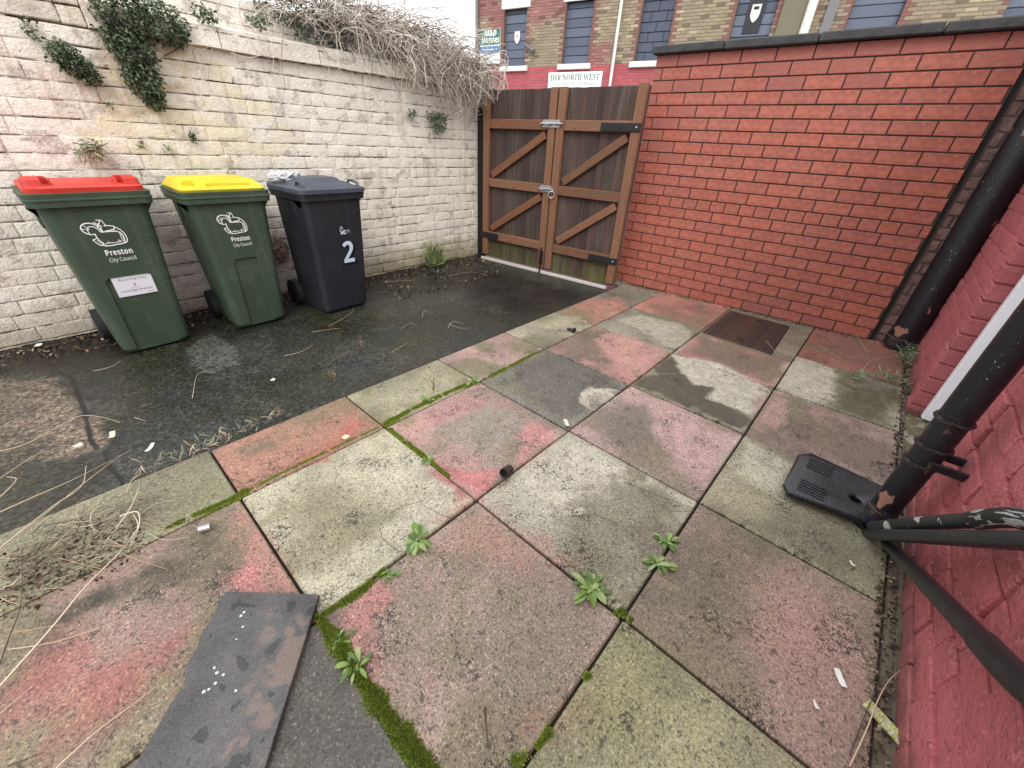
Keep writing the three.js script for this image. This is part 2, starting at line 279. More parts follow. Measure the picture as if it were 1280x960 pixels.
{ // concrete haunching: round the inspection cover, the fillet at the walls
  const cm = std({ map: tex(256, 256, (u, v) => { const n = fbm(u * 9, v * 9, 5), a = vn(u * 120, v * 120); return srgb(...[132, 122, 104].map(k => k * (0.66 + 0.4 * n + 0.22 * a))); }, { repeat: true }), roughness: 0.85, bumpMap: rep(grainTex, 2), bumpScale: 0.004 });
  const s = new THREE.Shape([[0.004, 3.068], [0.655, 3.068], [0.655, 4.0], [0.004, 3.98]].map(p => new THREE.Vector2(...p)));
  s.holes.push(new THREE.Path([[0.012, 3.10], [0.012, 3.85], [0.5, 3.85], [0.525, 3.08]].map(p => new THREE.Vector2(...p))));
  const g = new THREE.ExtrudeGeometry(s, { depth: 0.05, bevelEnabled: false }); g.rotateX(-Math.PI / 2); g.translate(0, -0.052, 0);
  mesh('concrete_surround', g, cm, patio);
  const f = box(0.04, 0.06, 5.2, 1.29, -0.033, -1.45); mesh('concrete_fillet', f, cm, patio);
  const f2 = box(0.42, 0.06, 0.3, -0.86, -0.035, -3.815); mesh('concrete_fillet', f2, cm, patio);
}
{ // cast iron inspection cover
  const t = thing('manhole_cover', 'rusty brown rectangular inspection cover set in concrete by the red wall', 'manhole cover', [0, 0, 0]);
  const rust = std({ map: tex(256, 256, (u, v) => { const n = fbm(u * 10, v * 10, 5), a = vn(u * 150, v * 150); let c = [70, 52, 46].map((k, i) => k * (0.6 + 0.6 * n + 0.3 * a)); if (n > 0.62) c = c.map((k, i) => lerp(k, [104, 66, 50][i], 0.4)); return srgb(...c); }), roughness: 0.8, metalness: 0.15, bumpMap: rep(grainTex, 3), bumpScale: 0.003 });
  const s = new THREE.Shape([[0.018, 3.106], [0.518, 3.088], [0.494, 3.844], [0.018, 3.844]].map(p => new THREE.Vector2(...p)));
  const g = new THREE.ExtrudeGeometry(s, { depth: 0.03, bevelEnabled: true, bevelSize: 0.003, bevelThickness: 0.003, bevelSegments: 1 }); g.rotateX(-Math.PI / 2); g.translate(0, -0.036, 0);
  mesh('plate', uvFrom(g, (x, y, z) => [x * 2, -z * 1.3]), rust, t);
  const st = []; for (let i = 0; i < 13; i++) for (let j = 0; j < 19; j++) { const b = box(0.022, 0.004, 0.006, 0.05 + i * 0.034 + (j % 2) * 0.017, -0.0015, -3.14 - j * 0.036); st.push(b); }
  const m = mesh('tread_pattern', mergeGeometries(st), rust, t); m.userData.kind = 'stuff';
  for (const z of [-3.2, -3.76]) { const h = new THREE.TorusGeometry(0.022, 0.005, 5, 12); h.rotateX(Math.PI / 2); h.translate(0.27, 0.001, z); mesh('lifting_eye', h, rust, t); }
}

// ------------------------------------------------------------------ brick walls
function roughBrick(w, h, depth, amp, su, sv, uvf) {
  const e = 0.006, xs = [0, e, w * rr(0.4, 0.6), w - e, w], ys = [0, e, h - e, h], nx = 5, ny = 4;
  const P = [], I = []; const id = (i, j) => j * nx + i;
  const ox = rr(0, 200), oy = rr(0, 200);
  for (let j = 0; j < ny; j++) for (let i = 0; i < nx; i++) {
    const ed = (i === 0 || i === nx - 1 ? 1 : 0) + (j === 0 || j === ny - 1 ? 1 : 0);
    const n = vn(ox + i * 1.3, oy + j * 1.3) - 0.5, m = vn(ox + 50 + i, oy + j) - 0.5, q = vn(ox + i, oy + 70 + j) - 0.5;
    P.push(xs[i] - w / 2 + m * amp * (i === 2 ? 2 : 1), ys[j] - h / 2 + q * amp, n * amp * 0.9 - ed * 0.0045);
  }
  for (let j = 0; j + 1 < ny; j++) for (let i = 0; i + 1 < nx; i++) I.push(id(i, j), id(i + 1, j), id(i + 1, j + 1), id(i, j), id(i + 1, j + 1), id(i, j + 1));
  const ring = []; for (let i = 0; i < nx; i++) ring.push(id(i, 0)); for (let j = 1; j < ny; j++) ring.push(id(nx - 1, j)); for (let i = nx - 2; i >= 0; i--) ring.push(id(i, ny - 1)); for (let j = ny - 2; j > 0; j--) ring.push(id(0, j));
  const b0 = nx * ny, R = ring.length; ring.forEach(k => P.push(P[3 * k], P[3 * k + 1], P[3 * k + 2])); ring.forEach(k => P.push(P[3 * k], P[3 * k + 1], -depth));
  for (let k = 0; k < R; k++) { const k2 = (k + 1) % R; I.push(b0 + k, b0 + R + k, b0 + R + k2, b0 + k, b0 + R + k2, b0 + k2); }
  const g = new THREE.BufferGeometry(); g.setAttribute('position', new THREE.Float32BufferAttribute(P, 3)); g.setIndex(I); g.computeVertexNormals();
  return uvFrom(g, (x, y) => uvf(su + x, sv + y));
}
const frameScale = (p) => { const q = p.clone().project(camera); const d = p.distanceTo(C0); const inside = Math.abs(q.x) < 1.06 && Math.abs(q.y) < 1.06 && q.z < 1; return (inside ? 10 : 0) + 1 / d; };
// lays a wall of irregular painted bricks in the local frame of `grp`; rows = [{y0, y1, s0, s1}]
function layRough(grp, rows, o) {
  const list = [];
  rows.forEach((r, k) => {
    const header = o.headers && k % 5 === 3, L = header ? o.len / 2 : o.len;
    let s = r.s0 - (k % 2 ? L * 0.5 : 0) - rr(0, 0.03);
    while (s < r.s1) {
      let l = L * rr(0.93, 1.07); if (!header && o.mixed && rnd() < o.mixed) l *= 0.52;
      const a = Math.max(s, r.s0), b = Math.min(s + l, r.s1);
      if (b - a > 0.03 && !(o.skip && o.skip((a + b) / 2, (r.y0 + r.y1) / 2))) list.push([a, b, r.y0, r.y1]);
      s += l;
    }
  });
  grp.updateMatrixWorld(true);
  const it = list.map(([a, b, y0, y1]) => ({ a, b, y0, y1, sc: frameScale(V((a + b) / 2, (y0 + y1) / 2, 0).applyMatrix4(grp.matrixWorld)) })).sort((p, q) => q.sc - p.sc);
  const rest = [];
  it.forEach((q, i) => {
    const cx = (q.a + q.b) / 2, cy = (q.y0 + q.y1) / 2, j = o.joint * rr(0.7, 1.3);
    const g = roughBrick(q.b - q.a - j, q.y1 - q.y0 - j, o.depth, o.amp, cx, cy, o.uv);
    const z = rr(-1, 1) * o.uneven;
    if (i < (o.limit ?? 300) && q.sc > 10) { const m = mesh('brick', g, o.mat, grp); m.position.set(cx, cy, z); m.rotation.z = rr(-0.006, 0.006); }
    else { g.translate(cx, cy, z); rest.push(g); }
  });
  if (rest.length) { const m = mesh('brickwork', mergeGeometries(rest), o.mat, grp); m.userData.kind = 'stuff'; }
}
function mortarSheet(grp, s0, s1, y0, y1, step, depthFn, mat, uvf) {
  const nx = Math.ceil((s1 - s0) / step), ny = Math.ceil((y1 - y0) / step);
  const g = new THREE.PlaneGeometry(s1 - s0, y1 - y0, nx, ny); g.translate((s0 + s1) / 2, (y0 + y1) / 2, 0);
  const p = g.attributes.position; for (let i = 0; i < p.count; i++) p.setZ(i, depthFn(p.getX(i), p.getY(i)));
  g.computeVertexNormals(); return mesh('mortar', uvFrom(g, uvf), mat, grp);
}

// --- white painted wall, left
const WZ = 2.0, toS = z => WZ - z;                                   // s runs from z = 2 towards the gate
const CH = 0.087, TOPY = 1.667;
const whiteWall = thing('white_brick_wall', 'tall old brick wall in flaking cream paint behind the wheelie bins', 'wall', [WX, 0, WZ], Math.PI / 2);
const WL = toS(-3.47), WH = 2.3;
const whiteMap = tex(2048, 1024, (u, v) => {
  const s = u * WL, y = v * WH, z = WZ - s;
  const n1 = fbm(s * 2, y * 2.4, 5), n2 = fbm(s * 12 + 4, y * 14, 4), n3 = vn(s * 260, y * 260);
  let c = [228, 223, 212];
  const mix = (t, q) => { for (let i = 0; i < 3; i++) c[i] = lerp(c[i], q[i], t); };
  mix(0.5 * sst(0.36, 0.6, fbm(s * 3.1 + 8, y * 3.7, 5)) * sst(-1.6, -0.2, z + 1.2 * (n1 - 0.5)), [224, 210, 196]);
  if (Math.hypot((z + 0.85) * 0.8, (y - 1.14) * 1.4) + (n1 - 0.5) * 0.9 + (n2 - 0.5) * 0.5 < 0.40) mix(0.42 * sst(0.3, 0.66, fbm(s * 9 + 2, y * 13, 4)), [216, 204, 164]);
  if (Math.hypot(z + 0.6, (y - 1.42) * 1.1) + (n1 - 0.5) * 0.5 < 0.24) mix(0.5 * sst(0.35, 0.6, n2), [198, 178, 146]);
  mix(0.2 * sst(0.52, 0.7, n1), [208, 203, 192]);
  mix(0.18 * sst(0.56, 0.75, n2), [168, 158, 146]);
  // flakes down to grey render / old paint, soot specks and algae low down
  if (n2 > 0.70 && n3 > 0.45) mix(0.45, [132, 122, 110]);
  if (n3 > 0.93 && n2 > 0.46) mix(0.6, [84, 76, 68]);
  mix(0.6 * sst(0.33, 0.0, y + (n2 - 0.5) * 0.4) * sst(-1.3, -1.8, z), [150, 150, 100]);
  mix(0.5 * sst(0.30, 0.0, y + (n2 - 0.5) * 0.3), [140, 130, 112]);
  mix(0.55 * sst(1.60, 1.72, y + (n1 - 0.5) * 0.2) * sst(-0.5, -0.2, z + 0.3 * n1), [186, 174, 156]);
  { const k = (TOPY - y) / CH, d = Math.abs(k - Math.round(k)) * CH + (vn(s * 30, Math.round(k) * 5.1) - 0.5) * 0.005; if (Math.abs(d) < 0.0024 && vn(s * 5 + Math.round(k) * 3.7, 2.5) > 0.42) mix(0.75, [84, 74, 64]); }  // broken dark bed-joint lines: cracks plus joint shadow painted into the colour
  const streak = vn(s * 36, y * 2.2); mix(0.22 * sst(0.7, 0.95, streak), [140, 128, 112]);
  const g = 0.93 + 0.1 * n3; return srgb(...c.map(k => k * g));
});
const wuv = (s, y) => [s / WL, y / WH];
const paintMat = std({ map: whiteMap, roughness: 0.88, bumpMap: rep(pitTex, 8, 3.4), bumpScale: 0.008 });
{
  const rows = [];
  for (let k = 0; k < 19; k++) rows.push({ y0: TOPY - (k + 1) * CH, y1: TOPY - k * CH, s0: 0, s1: toS(-3.36) });
  for (let k = 0; k < 5; k++) rows.push({ y0: TOPY + k * CH + 0.004, y1: TOPY + (k + 1) * CH, s0: 0, s1: toS(-0.42) });
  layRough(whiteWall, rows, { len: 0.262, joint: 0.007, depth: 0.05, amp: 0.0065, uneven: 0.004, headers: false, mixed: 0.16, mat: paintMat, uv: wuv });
  const cr = [[[12, 19], [60, 28], [117, 38]], [[45, 0], [105, 11]], [[104, 42], [112, 60]], [[92, 58], [126, 65]], [[134, 88], [142, 110]], [[198, 137], [232, 139]], [[262, 100], [294, 106]], [[405, 118], [420, 121]], [[465, 126], [466, 141]], [[360, 194], [388, 195]], [[378, 182], [379, 196]], [[384, 195], [388, 208]], [[468, 180], [469, 196]], [[460, 195], [472, 196]], [[477, 258], [479, 272]], [[478, 262], [512, 257]], [[0, 424], [40, 412]], [[62, 407], [70, 420]], [[484, 330], [486, 338]], [[460, 342], [520, 331]]]
    .map(P => P.map(([u, v]) => { const q = onWall(u, v); return [toS(q.z), q.y]; }));
  const deep = (s, y) => { let d = 9; for (const P of cr) for (let i = 0; i + 1 < P.length; i++) { const [a, b] = [P[i], P[i + 1]], ex = b[0] - a[0], ey = b[1] - a[1]; const t = clamp(((s - a[0]) * ex + (y - a[1]) * ey) / (ex * ex + ey * ey)); d = Math.min(d, Math.hypot(s - a[0] - ex * t, y - a[1] - ey * t)); } return d; };
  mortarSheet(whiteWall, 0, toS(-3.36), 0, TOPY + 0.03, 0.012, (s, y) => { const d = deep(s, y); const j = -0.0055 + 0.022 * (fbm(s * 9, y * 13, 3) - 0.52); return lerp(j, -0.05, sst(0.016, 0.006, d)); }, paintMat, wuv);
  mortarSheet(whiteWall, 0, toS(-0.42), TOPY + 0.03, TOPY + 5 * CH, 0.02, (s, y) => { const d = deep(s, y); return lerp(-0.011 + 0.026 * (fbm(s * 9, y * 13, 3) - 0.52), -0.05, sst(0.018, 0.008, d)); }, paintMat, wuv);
  mesh('core', box(WL - 0.04, TOPY, 0.2, WL / 2 - 0.03, TOPY / 2 - 0.02, -0.155), std({ color: col(70, 62, 54), roughness: 1 }), whiteWall);
  mesh('core', box(toS(-0.42), 0.5, 0.2, toS(-0.42) / 2, TOPY + 0.23, -0.155), std({ color: col(70, 62, 54), roughness: 1 }), whiteWall);
  // rendered end strip next to the gate
  const e = new THREE.BoxGeometry(0.12, TOPY - 0.02, 0.1, 4, 40, 2); const p = e.attributes.position;
  for (let i = 0; i < p.count; i++) { const n = fbm(p.getX(i) * 20 + 3, p.getY(i) * 12, 3) - 0.5; p.setZ(i, p.getZ(i) + n * 0.014); p.setX(i, p.getX(i) + n * 0.012); }
  e.computeVertexNormals(); e.translate(toS(-3.415), TOPY / 2, -0.042); mesh('end_render', uvFrom(e, (x, y) => wuv(x, y)), paintMat, whiteWall);
  // projecting painted coping stones and the raised back course above them
  let s = toS(-0.42); const ends = [-1.06, -1.72, -2.38, -3.02, -3.47].map(toS);
  for (const b of ends) {
    const L = b - s, g = new THREE.BoxGeometry(L - 0.006, 0.125, 0.28, 14, 3, 4), q = g.attributes.position;
    for (let i = 0; i < q.count; i++) { const x = q.getX(i) + s + L / 2, y = q.getY(i); const n = fbm(x * 7, y * 14 + q.getZ(i) * 6, 3) - 0.5; q.setZ(i, q.getZ(i) + n * 0.016); q.setY(i, y + n * 0.014 - (q.getZ(i) > 0.1 && y > 0 ? 0.02 : 0)); }
    g.computeVertexNormals(); g.translate(s + L / 2, TOPY + 0.066, -0.095); mesh('coping_stone', uvFrom(g, (x, y) => wuv(x, y)), paintMat, whiteWall); s = b;
  }
  const g2 = new THREE.BoxGeometry(toS(-3.3) - toS(-0.42), 0.2, 0.16, 60, 5, 2), q2 = g2.attributes.position;
  for (let i = 0; i < q2.count; i++) { const n = fbm(q2.getX(i) * 8, q2.getY(i) * 11, 3) - 0.5; q2.setZ(i, q2.getZ(i) + n * 0.05); q2.setY(i, q2.getY(i) + n * 0.05); }
  g2.computeVertexNormals(); g2.translate((toS(-3.3) + toS(-0.42)) / 2, TOPY + 0.225, -0.2); mesh('back_course', uvFrom(g2, (x, y) => wuv(x, y)), paintMat, whiteWall);
}

// --- red pressed brick wall with black coping
const RT = 0.0897, redWall = thing('red_brick_wall', 'smooth red brick wall with dark joints and black coping beside the gate', 'wall', [-1.185, 0, -3.822], RT);
{
  const bm = tex(256, 128, (u, v) => { const n = fbm(u * 10, v * 5, 4), a = vn(u * 120, v * 60), b = vn(u * 60 + 9, v * 30); let c = [204, 204, 204].map(k => k * (0.78 + 0.3 * n + 0.14 * a)); if (b < 0.1) c = c.map(k => k * 0.76); if (n > 0.66 && a > 0.5) c = [c[0], c[1] * 1.06, c[2] * 1.1]; return srgb(...c.map(k => Math.min(255, k * 1.12))); }, { repeat: true });
  const bloom = tex(256, 128, (u, v) => { const n = fbm(u * 9 + 3, v * 9, 4), a = vn(u * 120, v * 60); const t = 0.75 * sst(0.46, 0.66, n + (v - 0.5) * 0.12) * (0.4 + 0.6 * a); const k = 214; return srgb(lerp(k, 230, t), lerp(k, 250, t), lerp(k, 255, t)); }, { repeat: true });
  const tints = [[182, 104, 87], [185, 107, 89], [178, 102, 86], [183, 108, 92], [177, 103, 89], [187, 106, 87]].map(c => std({ color: col(...c), map: bm, roughness: 0.62, bumpMap: rep(grainTex, 1, 0.5), bumpScale: 0.0012 }));
  const blooms = [[188, 112, 98], [183, 109, 98]].map(c => { const q = col(...c); return std({ color: q, map: bloom, roughness: 0.75, bumpMap: rep(grainTex, 1, 0.5), bumpScale: 0.0015 }); });
  const LEN = 0.2378, H = 0.0868, NR = 22, L = 2.222, J = 0.0085;
  const cache = new Map(); const geo = w => { const k = w.toFixed(3); if (!cache.has(k)) { const g = chamfer(w, H - J, 0.06, 0.0025); cache.set(k, uvFrom(g, (x, y) => [x / 0.24 + 0.5, y / 0.08 + 0.5])); } return cache.get(k); };
  for (let k = 0; k < NR; k++) {                                     // k = 0 is the top course
    const y = (NR - k - 0.5) * H; const header = k === 12; const joints = [0];
    if (header) for (let s = 0.15; s < L; s += LEN / 2) joints.push(s); else for (let s = (k % 2 ? 0.068 : 0.187); s < L; s += LEN) joints.push(s);
    joints.push(L);
    for (let i = 0; i + 1 < joints.length; i++) {
      const w = joints[i + 1] - joints[i] - J; if (w < 0.02) continue;
      const mat = k === 0 ? pick(blooms) : (k < 3 && rnd() < 0.3) ? pick(blooms) : (i < 2 && k < 9 && rnd() < 0.4) ? blooms[0] : (k === 21 && rnd() < 0.35 && i > 3) ? blooms[1] : pick(tints);
      const m = mesh('brick', geo(w), mat, redWall);
      m.position.set((joints[i] + joints[i + 1]) / 2, y + rr(-0.0006, 0.0006), -0.03 + rr(-0.0015, 0.0015)); m.rotation.y = rr(-0.004, 0.004);
    }
  }
  const core = box(L - 0.004, NR * H - 0.004, 0.2, L / 2, NR * H / 2, -0.109); mesh('mortar', uvFrom(core, (x, y) => [x * 4, y * 4]), std({ color: col(78, 68, 62), roughness: 1, bumpMap: grainTex, bumpScale: 0.004 }), redWall);
  const cm = std({ map: tex(256, 128, (u, v) => { const n = fbm(u * 12, v * 8, 5), a = vn(u * 110, v * 60); const k = 0.62 + 0.5 * n + 0.2 * a; return srgb(60 * k, 61 * k, 63 * k); }, { repeat: true }), roughness: 0.75, bumpMap: rep(grainTex, 2, 1), bumpScale: 0.003 });
  mesh('end_gap_shade', box(0.022, NR * H - 0.01, 0.05, L + 0.012, NR * H / 2 - 0.003, -0.05), std({ color: col(34, 32, 32), roughness: 0.9 }), redWall);  // dark strip added to stand for the shadow gap at the wall end
  const jn = [-0.03, 0.53, 1.14, 1.78, 2.34];
  for (let i = 0; i + 1 < jn.length; i++) { const w = jn[i + 1] - jn[i]; const g = chamfer(w - 0.006, 0.055, 0.32, 0.007); const m = mesh('coping_stone', uvFrom(g, (x, y, z) => [x, y * 2 + z]), cm, redWall); m.position.set((jn[i] + jn[i + 1]) / 2, NR * H + 0.0285 + rr(-0.003, 0.003), -0.11); m.rotation.z = rr(-0.003, 0.003); }
}

// --- dark red painted house wall, right
const HX = 1.31;
const houseMap = (seedx, light) => tex(1024, 1024, (u, v) => {
  const s = u * 3.6 + seedx, y = v * 2.8; const n1 = fbm(s * 2, y * 2.4, 4), n2 = fbm(s * 13, y * 13, 4), n3 = vn(s * 200, y * 200);
  let c = [170, 90, 94]; const mix = (t, q) => { for (let i = 0; i < 3; i++) c[i] = lerp(c[i], q[i], t); };
  mix(0.6 * sst(0.4, 0.7, n1), [184, 102, 106]); mix(0.4 * sst(0.5, 0.75, n2), [136, 62, 66]);
  if (n2 > 0.6 && n3 > 0.5) mix(0.35, [196, 136, 132]); if (n3 > 0.93) mix(0.35, [210, 176, 170]); if (n3 < 0.06) mix(0.5, [84, 40, 40]);
  mix(0.55 * sst(0.1, 0.0, y + (n2 - 0.5) * 0.14), [92, 66, 58]);
  return srgb(...c.map(k => k * (0.93 + 0.1 * n3)));
});
const houseMat = std({ map: houseMap(0), roughness: 0.75, bumpMap: rep(pitTex, 8, 7), bumpScale: 0.007 });
const houseWall = thing('house_wall', 'house wall of rough brick in dark red paint with black pipes', 'wall', [HX, 0, -1.98], -Math.PI / 2);   // s = z + 1.98
{
  const huv = (s, y) => [s / 3.6, y / 2.8];
  const rows = []; for (let k = 0; k < 28; k++) rows.push({ y0: k * 0.0875 - 0.03, y1: (k + 1) * 0.0875 - 0.03, s0: 0, s1: 3.4 });
  layRough(houseWall, rows, { len: 0.24, joint: 0.010, depth: 0.04, amp: 0.011, uneven: 0.006, headers: false, mixed: 0.2, mat: houseMat, uv: huv });
  mortarSheet(houseWall, 0, 3.4, -0.03, 2.42, 0.014, (s, y) => -0.0135 + 0.026 * (fbm(s * 9, y * 12, 3) - 0.52), houseMat, huv);
  mesh('core', box(3.4, 2.44, 0.2, 1.7, 1.19, -0.15), std({ color: col(90, 48, 46), roughness: 1 }), houseWall);
}
const pier = thing('house_pier', 'narrow dark red painted brick pier in the corner between black pipe and white door frame', 'wall', [1.30, 0, -4.12], -Math.PI / 2);   // s = z + 4.12
{
  const puv = (s, y) => [s / 3.6 + 0.4, y / 2.8];
  const rows = []; for (let k = 0; k < 28; k++) rows.push({ y0: k * 0.0875 - 0.03, y1: (k + 1) * 0.0875 - 0.03, s0: 0, s1: 1.14 });
  layRough(pier, rows, { len: 0.24, joint: 0.006, depth: 0.04, amp: 0.006, uneven: 0.003, mixed: 0.1, mat: houseMat, uv: puv });
  mortarSheet(pier, 0, 1.14, -0.03, 2.42, 0.014, (s, y) => -0.006 + 0.012 * (fbm(s * 10 + 7, y * 14, 3) - 0.5), houseMat, puv);
  mesh('core', box(1.2, 2.44, 0.2, 0.6, 1.19, -0.15), houseMat, pier);
  // return of the pier that faces back down the yard: proud quoin bricks
  for (let k = 0; k < 28; k++) { const g = chamfer(0.098 + rr(-0.002, 0.002), 0.0815, 0.14, 0.006); uvFrom(g, (x, y, z) => [x + k * 0.13, y + k * 0.0875]); const m = mesh('quoin_brick', g, houseMat, pier); m.rotation.y = Math.PI / 2; m.position.set(1.205 + rr(-0.002, 0.002), k * 0.0875 + 0.014, -0.026); }
  mesh('mortar', box(0.13, 2.42, 0.09, 1.203, 1.18, -0.034), houseMat, pier);
}
{ // white frame and door in the recess between pier and house wall
  const t = thing('back_door', 'white painted door and frame in the recess behind the black downpipe', 'door', [0, 0, 0]);
  const wm = std({ color: col(226, 226, 230), roughness: 0.45, bumpMap: rep(grainTex, 1, 6), bumpScale: 0.0008 });
  const f = chamfer(0.085, 2.1, 0.05, 0.004); f.translate(1.384, 1.07, -2.80); mesh('frame_post', f, wm, t);
  const f2 = chamfer(0.085, 2.1, 0.05, 0.004); f2.translate(1.42, 1.07, -2.03); mesh('frame_post', f2, wm, t);
  mesh('head', box(0.085, 0.07, 0.8, 1.42, 2.15, -2.42), wm, t);
  const d = chamfer(0.045, 2.06, 0.72, 0.004); d.translate(1.44, 1.07, -2.415); mesh('door_panel', d, wm, t);
  mesh('step', box(0.2, 0.05, 0.78, 1.38, -0.02, -2.42), std({ map: tex(128, 256, (u, v) => { const n = fbm(u * 5, v * 12, 5), a = vn(u * 60, v * 140); return srgb(...(n > 0.56 ? [150, 144, 128] : [112, 104, 76]).map(k => k * (0.6 + 0.4 * n + 0.3 * a))); }), roughness: 0.9, bumpMap: rep(grainTex, 2), bumpScale: 0.004 }), t);
  mesh('lintel', box(0.2, 0.24, 1.0, 1.46, 2.31, -2.42), houseMat, t);
}
{ // old brown brick return in the corner behind the soil pipe
  const t = thing('corner_brickwork', 'strip of old brown unpainted brick in the corner behind the soil pipe', 'wall', [1.062, 0, -4.06], 0);
  const m = std({ map: tex(256, 512, (u, v) => { const n = fbm(u * 8, v * 16, 4), a = vn(u * 90, v * 180); return srgb(...[120, 92, 86].map(k => k * (0.6 + 0.55 * n + 0.25 * a))); }, { repeat: true }), roughness: 0.9, bumpMap: rep(roughTex, 1, 2), bumpScale: 0.008 });
  const rows = []; for (let k = 0; k < 24; k++) rows.push({ y0: k * 0.08 - 0.02, y1: (k + 1) * 0.08 - 0.02, s0: 0.0, s1: 0.27 });
  layRough(t, rows, { len: 0.115, joint: 0.012, depth: 0.04, amp: 0.008, uneven: 0.006, mat: m, uv: (s, y) => [s * 3, y * 1.5] });
  mesh('mortar', box(0.36, 1.94, 0.1, 0.14, 0.95, -0.062), std({ color: col(92, 80, 74), roughness: 1 }), t);
}

// ------------------------------------------------------------------ timber gate
const GO = [-2.785, 0, -3.385];
const boardMap = tex(512, 1024, (u, v) => {
  const n = fbm(u * 70, v * 5, 4), k = vn(u * 260, v * 9), m = fbm(u * 6, v * 8, 4), f = vn(u * 300, v * 420);
  let c = [78, 66, 61].map(q => q * (0.55 + 0.6 * n + 0.3 * k)); const mix = (t, q) => { for (let i = 0; i < 3; i++) c[i] = lerp(c[i], q[i], t); };
  mix(0.35 * sst(0.55, 0.75, m), [92, 78, 74]);
  mix(0.6 * sst(0.15, 0.0, v + (vn(u * 90, v * 6) - 0.5) * 0.26 + (m - 0.5) * 0.3), [92, 106, 44]);
  if (f > 0.93 && m > 0.5) mix(0.5, [140, 128, 118]);
  return srgb(...c);
}, { repeat: true });
const timberMap = tex(1024, 128, (u, v) => {
  const n = fbm(u * 6, v * 26, 4), k = vn(u * 14, v * 90), m = fbm(u * 9 + 3, v * 3, 4), kn = Math.hypot(((u * 5) % 1) - 0.5, (v - 0.45) * 0.6);
  let c = [128, 90, 70].map(q => q * (0.66 + 0.4 * n + 0.22 * k)); const mix = (t, q) => { for (let i = 0; i < 3; i++) c[i] = lerp(c[i], q[i], t); };
  mix(0.4 * sst(0.5, 0.7, m), [112, 98, 70]); mix(0.5 * sst(0.06, 0.02, kn), [66, 42, 32]);
  return srgb(...c);
}, { repeat: true });
const boardMats = [[255, 255, 255], [224, 214, 214], [236, 240, 232], [206, 196, 196], [250, 236, 230]].map(c => std({ color: col(...c), map: boardMap, roughness: 0.85, bumpMap: boardMap, bumpScale: 0.0025 }));
const timberMats = [[255, 250, 246], [226, 220, 214], [244, 226, 214]].map(c => std({ color: col(...c), map: timberMap, roughness: 0.78, bumpMap: timberMap, bumpScale: 0.002 }));
const blackIron = std({ color: col(44, 44, 46), roughness: 0.55, metalness: 0.5, bumpMap: grainTex, bumpScale: 0.0015 });
const galv = std({ color: col(188, 190, 194), roughness: 0.38, metalness: 0.9 });
function member(parent, name, x0, y0, x1, y1, w, th, z) {           // a batten between two points on the gate
  const L = Math.hypot(x1 - x0, y1 - y0), g = chamfer(L, w, th, 0.004), o = rr(0, 3); uvFrom(g, (x, y, q) => [x * 0.6 + o, (y + q) / w * 0.9 + 0.5]);
  const m = mesh(name, g, pick(timberMats), parent); m.position.set((x0 + x1) / 2, (y0 + y1) / 2, z); m.rotation.z = Math.atan2(y1 - y0, x1 - x0); return m;
}
function leaf(a0, a1, label, right) {
  const c = Math.cos(RT), s = Math.sin(RT);
  const t = thing('gate_leaf', label, 'gate', [GO[0] + a0 * c, 0, GO[2] - a0 * s], RT, 'leaves of the double gate');
  const W = a1 - a0, nb = 9, bw = W / nb;
  for (let i = 0; i < nb; i++) {
    const h = 1.655 + rr(-0.002, 0.002), g = chamfer(bw + 0.012, h, 0.016, 0.003), o = right ? 0.37 : 0; const cx = (i + 0.5) * bw;
    uvFrom(g, (x, y) => [(x + cx) * 0.9 + o, (y + h / 2) / 1.7]);
    const m = mesh('board', g, pick(boardMats), t); m.position.set(cx, 0.022 + h / 2, -0.02 + (i % 2 ? 0.0035 : -0.0035)); m.rotation.y = 0.05 + rr(-0.02, 0.02);
  }
  const st = right ? [0.045, W - 0.04] : [0.035, W - 0.04];
  for (const x of st) member(t, 'stile', x, 0.05, x, x === st[1] && right ? 1.69 : 1.68, 0.078, 0.045, 0.018);
  const l = st[0] + 0.041, r = st[1] - 0.041;
  for (const y of [1.39, 0.842, 0.278]) member(t, 'rail', l, y, r, y, 0.084, 0.04, 0.014);
  const e = 0.012;
  member(t, 'brace', l + 0.04, 0.905 + e, r - 0.03, 1.322 - e, 0.07, 0.036, 0.012);
  member(t, 'brace', l + 0.04, 0.345 + e, r - 0.03, 0.775 - e, 0.07, 0.036, 0.012);
  const strap = (x0, x1, y, knob) => { const g = chamfer(x1 - x0, 0.062, 0.012, 0.003); const m = mesh('hinge_strap', g, blackIron, t); m.position.set((x0 + x1) / 2, y, 0.047); for (const x of [x0 + 0.04, (x0 + x1) / 2, x1 - 0.04]) { const b = new THREE.SphereGeometry(0.009, 8, 5); b.scale(1, 1, 0.6); b.translate(x - (x0 + x1) / 2, 0, 0.007); mesh('bolt_head', b, x === (knob ? x1 - 0.04 : x0) ? galv : blackIron, m); } };
  if (right) { strap(W - 0.36, W + 0.01, 1.385, true); strap(W - 0.3, W + 0.01, 0.275, true); }
  else { strap(-0.02, 0.24, 0.28, false); }
  return t;
}
const gl = leaf(0, 0.893, 'timber gate leaf between the white wall and the galvanised bolts', false);
const gr = leaf(0.902, 1.735, 'timber gate leaf with black hinge straps beside the red brick wall', true);
